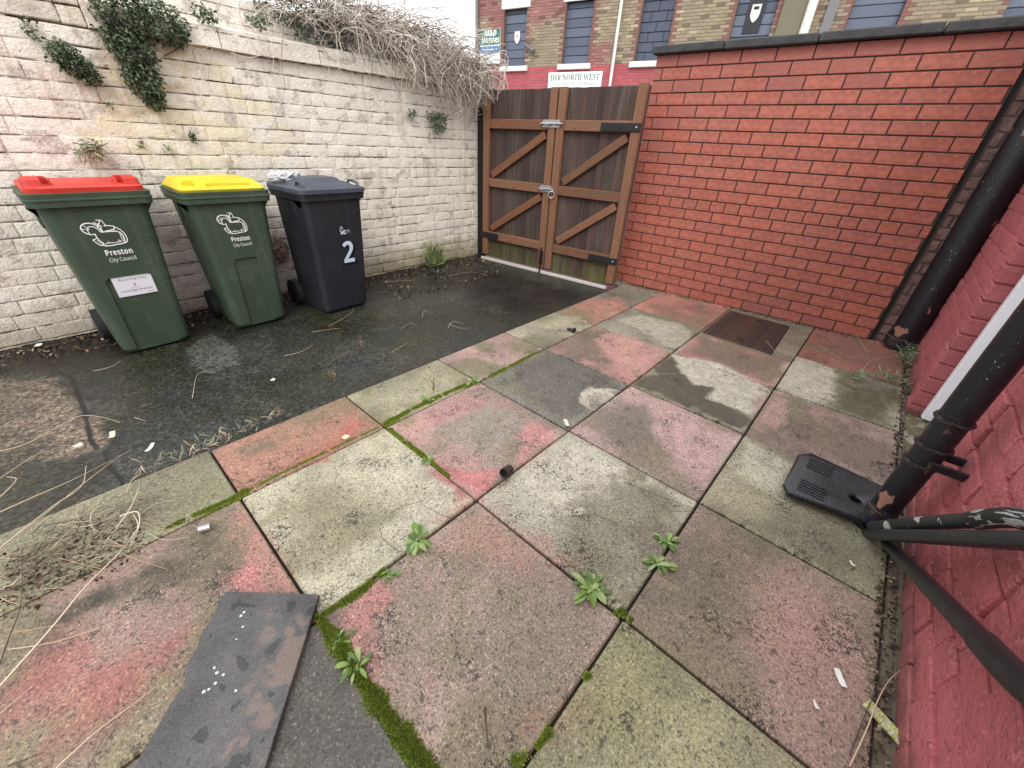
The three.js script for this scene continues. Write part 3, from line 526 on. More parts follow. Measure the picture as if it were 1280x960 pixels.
{ // sliding bolts on the closing stile
  const sb = (y, L) => { const p = mesh('bolt_plate', chamfer(L, 0.062, 0.005, 0.001), galv, gl); p.position.set(0.853, y, 0.0445); const b = new THREE.CylinderGeometry(0.009, 0.009, L + 0.05, 10); b.rotateZ(Math.PI / 2); b.translate(0.015, 0, 0.016); mesh('bolt_bar', b, galv, p); for (const x of [-L * 0.36, 0, L * 0.36]) { const s = new THREE.TorusGeometry(0.014, 0.005, 6, 12); s.rotateY(Math.PI / 2); s.translate(x, 0, 0.014); mesh('staple', s, galv, p); } const k = new THREE.CylinderGeometry(0.006, 0.008, 0.04, 8); k.rotateX(Math.PI / 2); k.translate(-0.03, -0.01, 0.035); mesh('bolt_knob', k, galv, p); };
  sb(1.40, 0.19); sb(0.845, 0.13);
  const ring = new THREE.TorusGeometry(0.03, 0.006, 8, 20); ring.rotateY(0.5); ring.translate(0.94, 0.80, 0.07); mesh('latch_ring', ring, galv, gl);
  const d = new THREE.CylinderGeometry(0.009, 0.009, 0.28, 8); d.translate(0.86, 0.13, 0.056); mesh('drop_bolt', d, blackIron, gl);
  mesh('drop_bolt_plate', box(0.05, 0.14, 0.008, 0.86, 0.16, 0.046), blackIron, gl);
}
{
  const c = Math.cos(RT), s = Math.sin(RT);
  const g = chamfer(0.08, 1.66, 0.08, 0.006); g.translate(0, 0.83, 0);
  const p = one('gate_post', uvFrom(g, (x, y, z) => [(x + z) * 2, y * 0.5]), std({ color: col(70, 60, 54), map: boardMap, roughness: 0.9 }), 'dark weathered gate post against the end of the white wall', 'post'); p.position.set(GO[0] - 0.052, 0, GO[2]); p.rotation.y = RT;
  const th = chamfer(1.7, 0.03, 0.035, 0.004); const m = one('threshold_strip', th, std({ color: col(196, 192, 184), roughness: 0.7, bumpMap: rep(grainTex, 3), bumpScale: 0.002 }), 'pale worn strip along the ground under the gate', 'threshold'); m.position.set(GO[0] + 0.83 * c, 0.0, GO[2] - 0.83 * s + 0.03); m.rotation.y = RT;
}

// ------------------------------------------------------------------ workshop across the street
const FT = 0.22, FO = V(-3, 0, -15), FN = V(Math.sin(FT), 0, Math.cos(FT)), FTan = V(Math.cos(FT), 0, -Math.sin(FT));
const F = (u, v) => { const q = onPlane(u, v, FO, FN).sub(FO); return [q.dot(FTan), q.y]; };
{
  const t = thing('brick_workshop', 'brick workshop across the street with dark blocked windows and a red painted base', 'building', FO.toArray(), FT);
  const sill = F(720, 80)[1], band = F(700, 84)[1], left = F(597, 60)[0], right = F(1290, 20)[0] + 3, top = sill + 3.2;
  const head = F(723, 1)[1];
  const win = [[F(629, 78)[0], F(656, 80)[0]], [F(702.5, 74)[0], F(735, 74)[0]], [F(794, 66)[0], F(836, 50)[0]], [F(911, 48)[0], F(962, 43)[0]], [F(1056, 34)[0], F(1120, 34)[0]], [F(1248, 28)[0], F(1248, 28)[0] + 1.25]];
  const inWin = (s, y) => win.some(([a, b], i) => s > a - 0.1 && s < b + 0.1 && y > sill - 0.02 && y < (i === 0 ? F(640, 11)[1] : head) + 0.02);
  const P = [], N = [], Cc = [];
  const bx = (a, b, y0, y1, z0, z1, c) => { const q = (p, n) => { for (const i of [0, 1, 2, 0, 2, 3]) { P.push(...p[i]); N.push(...n); Cc.push(...c); } };
    q([[a, y0, z1], [b, y0, z1], [b, y1, z1], [a, y1, z1]], [0, 0, 1]); q([[a, y1, z1], [b, y1, z1], [b, y1, z0], [a, y1, z0]], [0, 1, 0]); q([[a, y0, z0], [b, y0, z0], [b, y0, z1], [a, y0, z1]], [0, -1, 0]); q([[b, y0, z1], [b, y0, z0], [b, y1, z0], [b, y1, z1]], [1, 0, 0]); q([[a, y0, z0], [a, y0, z1], [a, y1, z1], [a, y1, z0]], [-1, 0, 0]); };
  const BH = 0.078, BL = 0.235; let row = 0;
  for (let y = band - 1.6; y < top; y += BH, row++) for (let s = left - (row % 2) * BL / 2; s < right; s += BL) {
    const a = Math.max(s, left), b = Math.min(s + BL, right); if (b - a < 0.04) continue;
    if (inWin((a + b) / 2, y + BH / 2)) { // cut at the reveal
      let hit = null; for (const [wa, wb] of win) if ((a + b) / 2 > wa - 0.1 && (a + b) / 2 < wb + 0.1) hit = [wa, wb];
      if (hit && a < hit[0] - 0.02) { bx(a, hit[0], y, y + BH - 0.012, -0.11, 0, lin(srgb(132, 92, 84))); } else if (hit && b > hit[1] + 0.02) bx(hit[1], b, y, y + BH - 0.012, -0.11, 0, lin(srgb(132, 92, 84)));
      continue;
    }
    let c; const n = fbm(s * 0.9, y * 1.1, 4), r = rnd();
    if (y < band) c = [172 + 14 * r, 84 + 10 * r, 92 + 10 * r];
    else { const buff = sst(0.42, 0.62, n + 0.022 * (s - left) - 0.08 * (y - sill)); c = [lerp(148, 150, buff) + 20 * (r - 0.5), lerp(104, 136, buff) + 20 * (r - 0.5), lerp(98, 114, buff) + 18 * (r - 0.5)]; if (r > 0.94) c = c.map(k => k * 1.12); if (r < 0.08) c = c.map(k => k * 0.82); }
    const wob = (rnd() - 0.5) * 0.006; bx(a + 0.006, b - 0.006, y, y + BH - 0.012, -0.03, wob, lin(srgb(...c)));
  }
  const g = new THREE.BufferGeometry(); g.setAttribute('position', new THREE.Float32BufferAttribute(P, 3)); g.setAttribute('normal', new THREE.Float32BufferAttribute(N, 3)); g.setAttribute('color', new THREE.Float32BufferAttribute(Cc, 3));
  const bw = mesh('brickwork', g, std({ vertexColors: true, roughness: 0.9 }), t); bw.userData.kind = 'stuff';
  // wall behind the bricks, with openings
  const sh = new THREE.Shape([[left, 0], [right, 0], [right, top], [left, top]].map(p => new THREE.Vector2(...p)));
  win.forEach(([a, b], i) => { const h = i === 0 ? F(640, 11)[1] : head; sh.holes.push(new THREE.Path([[a, sill], [a, h], [b, h], [b, sill]].map(p => new THREE.Vector2(...p)))); });
  const wg = new THREE.ExtrudeGeometry(sh, { depth: 0.3, bevelEnabled: false }); wg.translate(0, 0, -0.312); mesh('wall', wg, std({ color: col(150, 142, 128), roughness: 0.95 }), t);
  mesh('base_wall', box(right - left, band - 1.6, 0.02, (left + right) / 2, (band - 1.6) / 2, -0.001), std({ color: col(176, 78, 86), roughness: 0.85 }), t);
  mesh('rear_volume', box(right - left - 0.1, top - 0.1, 6, (left + right) / 2, top / 2, -3.4), std({ color: col(120, 96, 88), roughness: 0.95 }), t);
  mesh('parapet', box(right - left + 0.2, 0.14, 0.5, (left + right) / 2, top + 0.07, -0.12), std({ color: col(150, 146, 138), roughness: 0.9 }), t);
  const white = std({ color: col(222, 222, 216), roughness: 0.75, bumpMap: rep(grainTex, 1), bumpScale: 0.004 });
  const steel = [[84, 92, 110], [94, 102, 120], [74, 82, 98], [100, 108, 124]].map(c => std({ color: col(...c), roughness: 0.5, bumpMap: rep(grainTex, 2), bumpScale: 0.004 }));
  win.forEach(([a, b], i) => {
    const h = i === 0 ? F(640, 11)[1] : head, w = b - a; const wn = new THREE.Group(); wn.name = 'window'; t.add(wn);
    if (i < 5 || true) { const s = chamfer(w + 0.24, 0.15, 0.24, 0.012); s.translate((a + b) / 2, sill - 0.075, -0.03); mesh('sill', s, white, wn); const l = chamfer(w + 0.22, 0.3, 0.14, 0.008); l.translate((a + b) / 2, h + 0.15, -0.05); mesh('lintel', l, white, wn); }
    const bh = 0.235; let k = 0;
    for (let y = sill; y < h - 0.02; y += bh, k++) { const hh = Math.min(bh, h - y); const cut = k % 2 ? [a, a + w * 0.5, b] : [a, a + w * 0.28, a + w * 0.78, b]; const cuts = i === 2 ? cut : [a, b]; for (let j = 0; j + 1 < cuts.length; j++) { const q = chamfer(cuts[j + 1] - cuts[j] - 0.008, hh - 0.01, 0.1, 0.012); const m = mesh(i === 2 ? 'block' : 'shutter_panel', q, i === 2 ? steel[2] : pick(steel), wn); m.position.set((cuts[j] + cuts[j + 1]) / 2, y + hh / 2, -0.17 + rr(-0.006, 0.006)); } }
    mesh('backing', box(w, h - sill, 0.04, (a + b) / 2, (h + sill) / 2, -0.245), std({ color: col(40, 42, 50), roughness: 0.9 }), wn);
  });
  // badges fixed to two of the blocked windows
  const shield = (s, y, k, dark) => { const q = new THREE.Shape(); q.moveTo(-0.09, 0.14); q.lineTo(0.09, 0.14); q.lineTo(0.09, -0.03); q.quadraticCurveTo(0.07, -0.12, 0, -0.16); q.quadraticCurveTo(-0.07, -0.12, -0.09, -0.03); const e = new THREE.ExtrudeGeometry(q, { depth: 0.03, bevelEnabled: false }); e.scale(k, k, 1); e.translate(s, y, -0.11); const m = mesh('alarm_badge', e, white, t); if (dark) { mesh('badge_backing', box(0.34 * k, 0.62 * k, 0.04, s, y - 0.03, -0.115), std({ color: col(40, 42, 50), roughness: 0.6 }), t); mesh('badge_print', box(0.1 * k, 0.045 * k, 0.006, s, y + 0.08 * k, -0.076), blackIron, m); } else mesh('badge_print', box(0.05, 0.05, 0.006, s, y + 0.03, -0.078), std({ color: col(110, 120, 130), roughness: 0.6 }), m); };
  shield(...F(645, 46), 1.15, false); shield(...F(944, 15), 1.25, true);
  const vp = (s, y0, y1, r, m, name) => { const c = new THREE.CylinderGeometry(r, r, y1 - y0, 12); c.translate(s, (y0 + y1) / 2, r + 0.03); return mesh(name, c, m, t); };
  vp(F(770, 60)[0], 0, top, 0.05, white, 'downpipe'); vp(F(1008, 30)[0], 0, top, 0.11, white, 'downpipe'); vp(left + 0.03, 0, top, 0.06, std({ color: col(120, 122, 120), roughness: 0.7 }), 'corner_pipe');
  const tp = std({ color: col(112, 110, 92), roughness: 0.9, map: rep(boardMap, 1, 1) }); const a0 = F(968, 44)[0], a1 = F(998, 42)[0]; mesh('timber_board', chamfer(a1 - a0, 3, 0.1, 0.01).translate((a0 + a1) / 2, sill + 1.5, 0.05), std({ color: col(120, 116, 96), roughness: 0.9 }), t);
  const a2 = F(1030, 40)[0]; mesh('grey_post', box(0.22, 3, 0.1, a2, sill + 1.5, 0.05), std({ color: col(124, 122, 124), roughness: 0.8 }), t);
  const lamp = new THREE.CylinderGeometry(0.05, 0.07, 0.42, 10); lamp.rotateZ(1.1); const lp = F(664, 61); lamp.translate(lp[0], lp[1], 0.14); mesh('wall_lamp', lamp, std({ color: col(110, 112, 114), roughness: 0.5, metalness: 0.4 }), t);
  // sign boards
  const sign = (name, label, s0, s1, y0, y1, W, H, draw) => {
    const cv = document.createElement('canvas'); cv.width = W; cv.height = H; const x = cv.getContext('2d'); draw(x, W, H);
    const ct = new THREE.CanvasTexture(cv); ct.colorSpace = THREE.SRGBColorSpace;
    const o = thing(name, label, 'sign', FO.toArray(), FT);
    mesh('board', chamfer(s1 - s0, y1 - y0, 0.04, 0.004).translate((s0 + s1) / 2, (y0 + y1) / 2, 0.03), white, o);
    const f = new THREE.PlaneGeometry(s1 - s0 - 0.01, y1 - y0 - 0.01); f.translate((s0 + s1) / 2, (y0 + y1) / 2, 0.053); mesh('sign_face', f, std({ map: ct, roughness: 0.5 }), o);
  };
  const d0 = F(686, 100)[0], d1 = F(753, 98)[0], dy1 = F(720, 90)[1], dy0 = F(718, 110)[1] - 0.1;
  sign('workshop_sign', 'white sign board reading DSR NORTH WEST above the gate', d0, d1, dy0, dy1, 768, Math.round(768 * (dy1 - dy0) / (d1 - d0)), (x, W, H) => { x.fillStyle = '#eef4ee'; x.fillRect(0, 0, W, H); x.fillStyle = '#3c5c58'; x.textAlign = 'center'; x.font = 'bold 88px serif'; x.fillText('DSR NORTH WEST', W / 2, H * 0.42, W * 0.92); x.font = 'italic 58px serif'; x.fillText('Diagnostics Services Repairs', W / 2, H * 0.70, W * 0.78); });
  const m0 = F(601, 55)[0], m1 = F(626, 55)[0], my1 = F(614, 37)[1], my0 = F(614, 80)[1];
  sign('motors_sign', 'green and blue M&D MOTORS sign beside the first blocked window', m0, m1, my0, my1, 256, Math.round(256 * (my1 - my0) / (m1 - m0)), (x, W, H) => { x.fillStyle = '#2f6f5c'; x.fillRect(0, 0, W, H * 0.45); x.fillStyle = '#f2f6f6'; x.fillRect(0, H * 0.45, W, H); x.fillStyle = '#3f78b0'; x.fillRect(0, H * 0.48, W, H * 0.22); x.fillStyle = '#ffffff'; x.fillRect(W * 0.08, H * 0.56, W * 0.8, H * 0.025); x.textAlign = 'center'; x.font = 'italic bold 66px sans-serif'; x.fillText('M&D', W * 0.5, H * 0.19); x.font = 'italic bold 56px sans-serif'; x.fillText('MOTORS', W * 0.5, H * 0.38, W * 0.94); });
}

// ------------------------------------------------------------------ wheelie bins
function ringPts(w, d, r, n = 5) { const P = []; for (const [sx, sz, a0] of [[1, 1, 0], [-1, 1, Math.PI / 2], [-1, -1, Math.PI], [1, -1, 1.5 * Math.PI]]) for (let i = 0; i <= n; i++) { const a = a0 + i / n * Math.PI / 2; P.push([sx * (w / 2 - r) + r * Math.cos(a), sz * (d / 2 - r) + r * Math.sin(a)]); } return P; }
function loft(rings, crease = 0.6) {                                // rings: {w, d, r, y, z}
  const pos = [], idx = []; const R = rings.map(q => ringPts(q.w, q.d, q.r)); const n = R[0].length;
  R.forEach((P, k) => P.forEach(([x, z]) => pos.push(x, rings[k].y, z + (rings[k].z || 0))));
  for (let k = 0; k + 1 < R.length; k++) for (let i = 0; i < n; i++) { const j = (i + 1) % n, a = k * n + i, b = k * n + j, c = (k + 1) * n + j, d = (k + 1) * n + i; idx.push(a, d, c, a, c, b); }
  const c0 = pos.length / 3; pos.push(0, rings[0].y, rings[0].z || 0); const c1 = c0 + 1, l = rings.length - 1; pos.push(0, rings[l].y, rings[l].z || 0);
  for (let i = 0; i < n; i++) { const j = (i + 1) % n; idx.push(c0, i, j); idx.push(c1, l * n + j, l * n + i); }
  let g = new THREE.BufferGeometry(); g.setAttribute('position', new THREE.Float32BufferAttribute(pos, 3)); g.setIndex(idx); g = toCreasedNormals(g, crease);
  return uvFrom(g, (x, y, z) => [x + z, y]);
}
const ev = new Evaluator(); ev.attributes = ['position', 'normal', 'uv'];
function cut(g, ...tools) { let a = new Brush(g); a.updateMatrixWorld(); for (const t of tools) { if (!t.attributes.uv) uvFrom(t, (x, y) => [x, y]); const b = new Brush(t.index ? t.toNonIndexed() : t); b.updateMatrixWorld(); a = ev.evaluate(a, b, SUBTRACTION); } return a.geometry; }
const scuff = (c, k = 1) => std({ map: tex(256, 256, (u, v) => { const n = fbm(u * 5, v * 5, 5), a = vn(u * 120, v * 120), s = vn(u * 4 + 3, v * 70); let q = c.map(z => z * (0.86 + 0.26 * n + 0.06 * a)); if (n > 0.62 && a > 0.6) q = q.map(z => lerp(z, 120, 0.10 * k)); const dr = vn(u * 26, v * 1.5); if (dr > 0.72) q = q.map(z => lerp(z, 128, 0.10 * k * (dr - 0.72) / 0.28)); if (s > 0.93) q = q.map(z => lerp(z, 150, 0.12 * k)); return srgb(...q); }, { repeat: true }), roughness: 0.48, bumpMap: rep(grainTex, 2), bumpScale: 0.0006 });
const tyreMat = std({ color: col(34, 34, 36), roughness: 0.8 });
function logoTex() {
  const cv = document.createElement('canvas'); cv.width = 512; cv.height = 768; const x = cv.getContext('2d');
  x.fillStyle = '#000'; x.fillRect(0, 0, 512, 768); x.strokeStyle = '#fff'; x.fillStyle = '#fff'; x.lineCap = 'round'; x.lineJoin = 'round';
  const L = (w, ...p) => { x.lineWidth = w; x.beginPath(); x.moveTo(...p[0]); for (const q of p.slice(1)) q.length === 2 ? x.lineTo(...q) : x.quadraticCurveTo(...q); x.stroke(); };
  // halo and head
  L(17, [112, 212], [30, 190, 24, 120], [30, 46, 118, 44], [180, 44, 214, 92], [238, 130, 240, 186]);
  L(13, [92, 196], [78, 130, 104, 104], [140, 84, 180, 108], [214, 136, 224, 186]); L(9, [28, 120], [80, 130]); L(9, [60, 66], [88, 100]);
  L(10, [112, 120], [104, 138]); L(14, [112, 212], [150, 206]);
  // banner cross and cloth
  L(15, [196, 40], [262, 104]); L(15, [270, 22], [214, 116]); L(12, [232, 8], [290, 16], [312, 84], [296, 100]);
  L(14, [296, 98], [360, 96, 404, 118], [396, 160], [286, 178]); L(10, [250, 116], [250, 172]);
  // back, tail and body
  L(17, [240, 186], [330, 186, 400, 190], [446, 202, 462, 252], [470, 300, 456, 352]); L(13, [404, 122], [460, 160, 486, 216], [508, 270, 492, 350], [480, 372, 452, 380]);
  L(15, [150, 214], [146, 300, 196, 352]); L(9, [440, 214], [430, 300, 440, 350]);
  // legs
  L(17, [196, 352], [170, 386, 220, 396], [320, 402, 340, 388], [430, 392, 470, 364]); L(14, [136, 276], [96, 290], [126, 350], [158, 384], [210, 382]); L(9, [140, 300], [170, 360]);
  L(12, [222, 360], [264, 356], [332, 360]); L(9, [262, 330], [264, 356]); L(12, [352, 356], [416, 350], [388, 326]);
  x.textAlign = 'center'; x.font = 'bold 122px sans-serif'; x.fillText('Preston', 330, 548, 350); x.font = '84px sans-serif'; x.fillText('City Council', 340, 652, 344);
  const t = new THREE.CanvasTexture(cv); return t;
}
const logoAlpha = logoTex();
const decalMat = std({ color: col(232, 234, 232), roughness: 0.5, alphaMap: logoAlpha, transparent: true });
function bin(o) {
  const t = thing('wheelie_bin', o.label, 'bin', [o.at[0], -0.012, o.at[1]], o.turn, 'wheelie bins along the white wall');
  const M = o.mat, H = o.h, f = o.f, d0 = o.d0, d1 = o.d1;            // front face leans out by f from bottom to rim
  const ctr = (d, fr) => fr - d / 2;
  const z = y => f * y / H;
  let body = loft([{ w: o.w0 - 0.03, d: d0 - 0.03, r: 0.04, y: 0.008, z: ctr(d0, 0) }, { w: o.w0, d: d0, r: 0.05, y: 0.03, z: ctr(d0, z(0.03)) }, { w: o.w1, d: d1, r: 0.05, y: H, z: ctr(d1, f) }], 0.5);
  if (o.panel) {                                                     // moulded recess low on the front
    const [pw, py, bw] = o.panel, s = new THREE.Shape(); s.moveTo(-bw / 2, -0.05); s.lineTo(bw / 2, -0.05); s.lineTo(pw / 2, py - 0.03); s.quadraticCurveTo(pw / 2, py, pw / 2 - 0.03, py); s.lineTo(-pw / 2 + 0.03, py); s.quadraticCurveTo(-pw / 2, py, -pw / 2, py - 0.03); s.closePath();
    const e = new THREE.ExtrudeGeometry(s, { depth: 0.2, bevelEnabled: true, bevelThickness: 0.008, bevelSize: 0.008, bevelSegments: 2, bevelOffset: -0.008 }); e.translate(0, 0, 0.008 - 0.012); e.rotateX(Math.atan2(f, H)); e.translate(0, 0, 0.0);
    body = cut(body, e);
  }
  mesh('body', body, M, t);
  const rw = o.rim, rd = d1 + (rw - o.w1), rc = ctr(rd, f + (rw - o.w1) / 2);
  const rim = loft([{ w: o.w1 - 0.01, d: d1 - 0.01, r: 0.05, y: H - 0.012, z: ctr(d1, f) }, { w: rw - 0.012, d: rd - 0.012, r: 0.045, y: H - 0.004, z: rc }, { w: rw - 0.008, d: rd - 0.008, r: 0.045, y: H + 0.022, z: rc }, { w: rw, d: rd, r: 0.045, y: H + 0.025, z: rc }, { w: rw, d: rd, r: 0.045, y: H + 0.032, z: rc }, { w: rw - 0.008, d: rd - 0.008, r: 0.045, y: H + 0.035, z: rc }, { w: rw - 0.004, d: rd - 0.004, r: 0.045, y: H + 0.058, z: rc }, { w: rw - 0.02, d: rd - 0.02, r: 0.04, y: H + 0.06, z: rc }], 0.5);
  mesh('rim', rim, M, t);
  for (const s of [-1, 1]) { const q = new THREE.Shape(); q.moveTo(0, 0); q.lineTo(0.034, 0); q.lineTo(0.034, -0.01); q.lineTo(0, -0.055); q.closePath(); const e = new THREE.ExtrudeGeometry(q, { depth: 0.03, bevelEnabled: false }); if (s < 0) e.scale(-1, 1, 1); e.translate(s * (o.w1 / 2 - 0.006), H - 0.004, f - 0.09); mesh('rim_gusset', e, M, t); }
  for (const s of [-1, 1]) for (const k of [0.15, 0.27]) mesh('side_rib', chamfer(0.012, 0.11, 0.016, 0.003).translate(s * (o.w1 / 2 - 0.002), H - 0.065, f - k), M, t);
  // wheels and axle at the back
  const zb = ctr(d0, 0) - d0 / 2;
  for (const s of [-1, 1]) { const w = new THREE.CylinderGeometry(0.1, 0.1, 0.045, 24); w.rotateZ(Math.PI / 2); const x = s * (o.w0 / 2 + 0.02); w.translate(x, 0.1, zb - 0.01); const wm = mesh('wheel', w, tyreMat, t); const hb = new THREE.CylinderGeometry(0.06, 0.064, 0.052, 16); hb.rotateZ(Math.PI / 2); hb.translate(x, 0.1, zb - 0.01); mesh('hub', hb, tyreMat, wm); }
  const ax = new THREE.CylinderGeometry(0.011, 0.011, o.w0 + 0.06, 8); ax.rotateZ(Math.PI / 2); ax.translate(0, 0.1, zb - 0.01); mesh('axle', ax, blackIron, t);
  const hb = new THREE.CylinderGeometry(0.015, 0.015, rw * 0.86, 10); hb.rotateZ(Math.PI / 2); hb.translate(0, H + 0.055, rc - rd / 2 - 0.035); mesh('handle_bar', hb, M, t);
  for (const s of [-1, 1]) mesh('handle_bracket', box(0.03, 0.04, 0.06, s * rw * 0.3, H + 0.04, rc - rd / 2 - 0.012), M, t);
  const onFront = (m, x, y, off = 0.003) => { m.position.set(x, y, z(y) + off); m.rotation.x = Math.atan2(f, H); };
  o.lid({ t, H: H + 0.06, rw, rd, rc, front: rc + rd / 2 });
  if (o.extra) o.extra(t, onFront);
  return t;
}
const decal = (t, onFront, x, y, w, h, mat, name = 'council_logo') => { const m = mesh(name, new THREE.PlaneGeometry(w, h), mat, t); onFront(m, x, y); return m; };
const greenBin = scuff([56, 72, 57], 1.6), redLid = scuff([190, 52, 42], 0.5), yellowLid = scuff([204, 186, 40], 0.5), blackBin = scuff([32, 35, 42]), greyLid = scuff([62, 68, 80]);
const paper = (W, H, draw) => { const cv = document.createElement('canvas'); cv.width = W; cv.height = H; const x = cv.getContext('2d'); draw(x, W, H); const t = new THREE.CanvasTexture(cv); t.colorSpace = THREE.SRGBColorSpace; return t; };
bin({ at: [-2.408, -0.079], turn: 1.614, w0: 0.35, w1: 0.445, rim: 0.51, d0: 0.38, d1: 0.445, f: 0.044, h: 0.862, mat: greenBin, panel: [0.215, 0.475, 0.225],
  label: 'green wheelie bin with red lid and paper address label',
  lid: ({ t, H, rw, rd, rc, front }) => {
    const L = loft([{ w: rw - 0.045, d: rd - 0.05, r: 0.05, y: H - 0.004, z: rc }, { w: rw - 0.04, d: rd - 0.045, r: 0.05, y: H + 0.022, z: rc }, { w: rw - 0.055, d: rd - 0.06, r: 0.05, y: H + 0.03, z: rc }, { w: rw - 0.15, d: rd - 0.16, r: 0.05, y: H + 0.036, z: rc - 0.01 }], 0.7);
    const lid = mesh('lid', L, redLid, t);
    for (const s of [-1, 1]) { const g = cut(loft([{ w: 0.115, d: 0.14, r: 0.03, y: H + 0.005, z: 0 }, { w: 0.105, d: 0.13, r: 0.03, y: H + 0.058, z: -0.006 }, { w: 0.08, d: 0.10, r: 0.03, y: H + 0.068, z: -0.012 }], 0.6), box(0.026, 0.06, 0.085, -s * 0.03, H + 0.065, 0.03)); g.translate(s * (rw / 2 - 0.082), 0, front - 0.105); mesh('finger_grip', g, redLid, lid); }
  },
  extra: (t, onFront) => {
    decal(t, onFront, -0.018, 0.655, 0.178, 0.267, decalMat);
    const pm = std({ roughness: 0.7, map: paper(512, 340, (x, W, H) => { x.fillStyle = '#d9dae2'; x.fillRect(0, 0, W, H); x.fillStyle = '#2a2a30'; x.textAlign = 'center'; x.font = '56px sans-serif'; x.fillText('Recycling Only', W / 2, 76, W * 0.76); x.font = 'bold 62px sans-serif'; x.fillText('2', W / 2, 176); x.font = '56px sans-serif'; x.fillText('Lutwidge Avenue', W / 2, 268, W * 0.82); x.fillRect(W * 0.4, 200, W * 0.2, 4); x.fillStyle = '#6a6a72'; x.fillRect(W * 0.76, 302, 26, 9); x.fillRect(W * 0.83, 304, 44, 7); }) });
    const m = mesh('address_label', chamfer(0.182, 0.118, 0.003, 0.0006), pm, t); uvFrom(m.geometry, (x, y) => [x / 0.182 + 0.5, y / 0.118 + 0.5]); onFront(m, 0.012, 0.415, -0.006);
  } });
bin({ at: [-2.375, -0.692], turn: 1.58, w0: 0.34, w1: 0.437, rim: 0.50, d0: 0.38, d1: 0.445, f: 0.05, h: 0.846, mat: greenBin, panel: [0.15, 0.495, 0.175],
  label: 'green wheelie bin with yellow lid',
  lid: ({ t, H, rw, rd, rc, front }) => {
    let L = loft([{ w: rw - 0.04, d: rd - 0.045, r: 0.05, y: H - 0.004, z: rc }, { w: rw - 0.03, d: rd - 0.03, r: 0.05, y: H + 0.012, z: rc }, { w: rw - 0.1, d: rd - 0.14, r: 0.05, y: H + 0.056, z: rc - 0.03 }, { w: rw - 0.17, d: rd - 0.2, r: 0.04, y: H + 0.06, z: rc - 0.03 }], 0.5);
    L = cut(L, box(0.24, 0.03, 0.05, 0.03, H + 0.04, front - 0.045), box(0.06, 0.04, 0.07, -rw / 2 + 0.075, H + 0.05, front - 0.07));
    mesh('lid', L, yellowLid, t);
  },
  extra: (t, onFront) => decal(t, onFront, -0.02, 0.66, 0.165, 0.25, decalMat) });
bin({ at: [-2.25, -1.30], turn: 1.628, w0: 0.385, w1: 0.44, rim: 0.492, d0: 0.41, d1: 0.465, f: 0.075, h: 0.845, mat: blackBin,
  label: 'black wheelie bin with grey domed lid and a white number on its front',
  lid: ({ t, H, rw, rd, rc, front }) => {
    const base = mesh('lid', loft([{ w: rw + 0.006, d: rd + 0.01, r: 0.05, y: H - 0.02, z: rc + 0.003 }, { w: rw + 0.006, d: rd + 0.01, r: 0.05, y: H + 0.006, z: rc + 0.003 }, { w: rw - 0.02, d: rd - 0.02, r: 0.05, y: H + 0.014, z: rc }, { w: rw - 0.1, d: rd - 0.1, r: 0.06, y: H + 0.02, z: rc }, { w: rw - 0.14, d: rd - 0.14, r: 0.07, y: H + 0.038, z: rc }, { w: rw - 0.2, d: rd - 0.22, r: 0.06, y: H + 0.043, z: rc - 0.01 }, { w: rw - 0.23, d: rd - 0.27, r: 0.05, y: H + 0.062, z: rc - 0.02 }, { w: rw - 0.3, d: rd - 0.34, r: 0.04, y: H + 0.064, z: rc - 0.02 }], 0.6), greyLid, t);
    for (const s of [-1, 1]) { const x = s * (rw / 2 - 0.045), zf = front - 0.03; mesh('grip', tube([V(x, H + 0.01, zf), V(x, H + 0.034, zf - 0.01), V(x - s * 0.005, H + 0.045, zf - 0.05), V(x - s * 0.008, H + 0.045, zf - 0.1), V(x - s * 0.01, H + 0.018, zf - 0.13)], 0.0085, 14, 7), greyLid, base); }
  },
  extra: (t, onFront) => {
    const am = paper(256, 512, (x, W, H) => { x.fillStyle = '#000'; x.fillRect(0, 0, W, H); x.fillStyle = '#fff'; x.textAlign = 'center'; x.save(); x.translate(W / 2, 0); x.scale(0.78, 1); x.font = 'bold 560px sans-serif'; x.fillText('2', 0, 460); x.restore(); });
    am.colorSpace = THREE.NoColorSpace;
    const sh = decal(t, onFront, 0.068, 0.455, 0.14, 0.225, std({ color: col(14, 15, 20), roughness: 0.4, alphaMap: am, transparent: true }), 'number_backing');
    const n = decal(t, onFront, 0.054, 0.468, 0.11, 0.205, std({ color: col(196, 214, 236), roughness: 0.4, alphaMap: am, transparent: true }), 'house_number'); n.position.z += 0.003;
    const em = paper(256, 160, (x, W, H) => { x.fillStyle = '#000'; x.fillRect(0, 0, W, H); x.strokeStyle = '#fff'; x.lineWidth = 13; x.lineCap = 'round'; const q = (...p) => { x.beginPath(); x.moveTo(...p[0]); p.slice(1).forEach(r => x.lineTo(...r)); x.stroke(); }; x.strokeStyle = '#aaa'; q([52, 52], [56, 20], [78, 14], [96, 40], [84, 66]); x.strokeStyle = '#fff'; q([40, 70], [84, 104], [120, 76]); q([50, 130], [64, 100], [80, 134], [96, 104], [116, 132]); q([100, 110], [136, 76], [146, 80]); q([132, 112], [124, 130], [150, 134]); x.strokeStyle = '#999'; q([170, 116], [172, 84], [206, 74], [214, 116]); });
    em.colorSpace = THREE.NoColorSpace;
    decal(t, onFront, 0.045, 0.625, 0.11, 0.07, std({ color: col(214, 220, 230), roughness: 0.5, alphaMap: em, transparent: true }), 'worn_emblem');
  } });
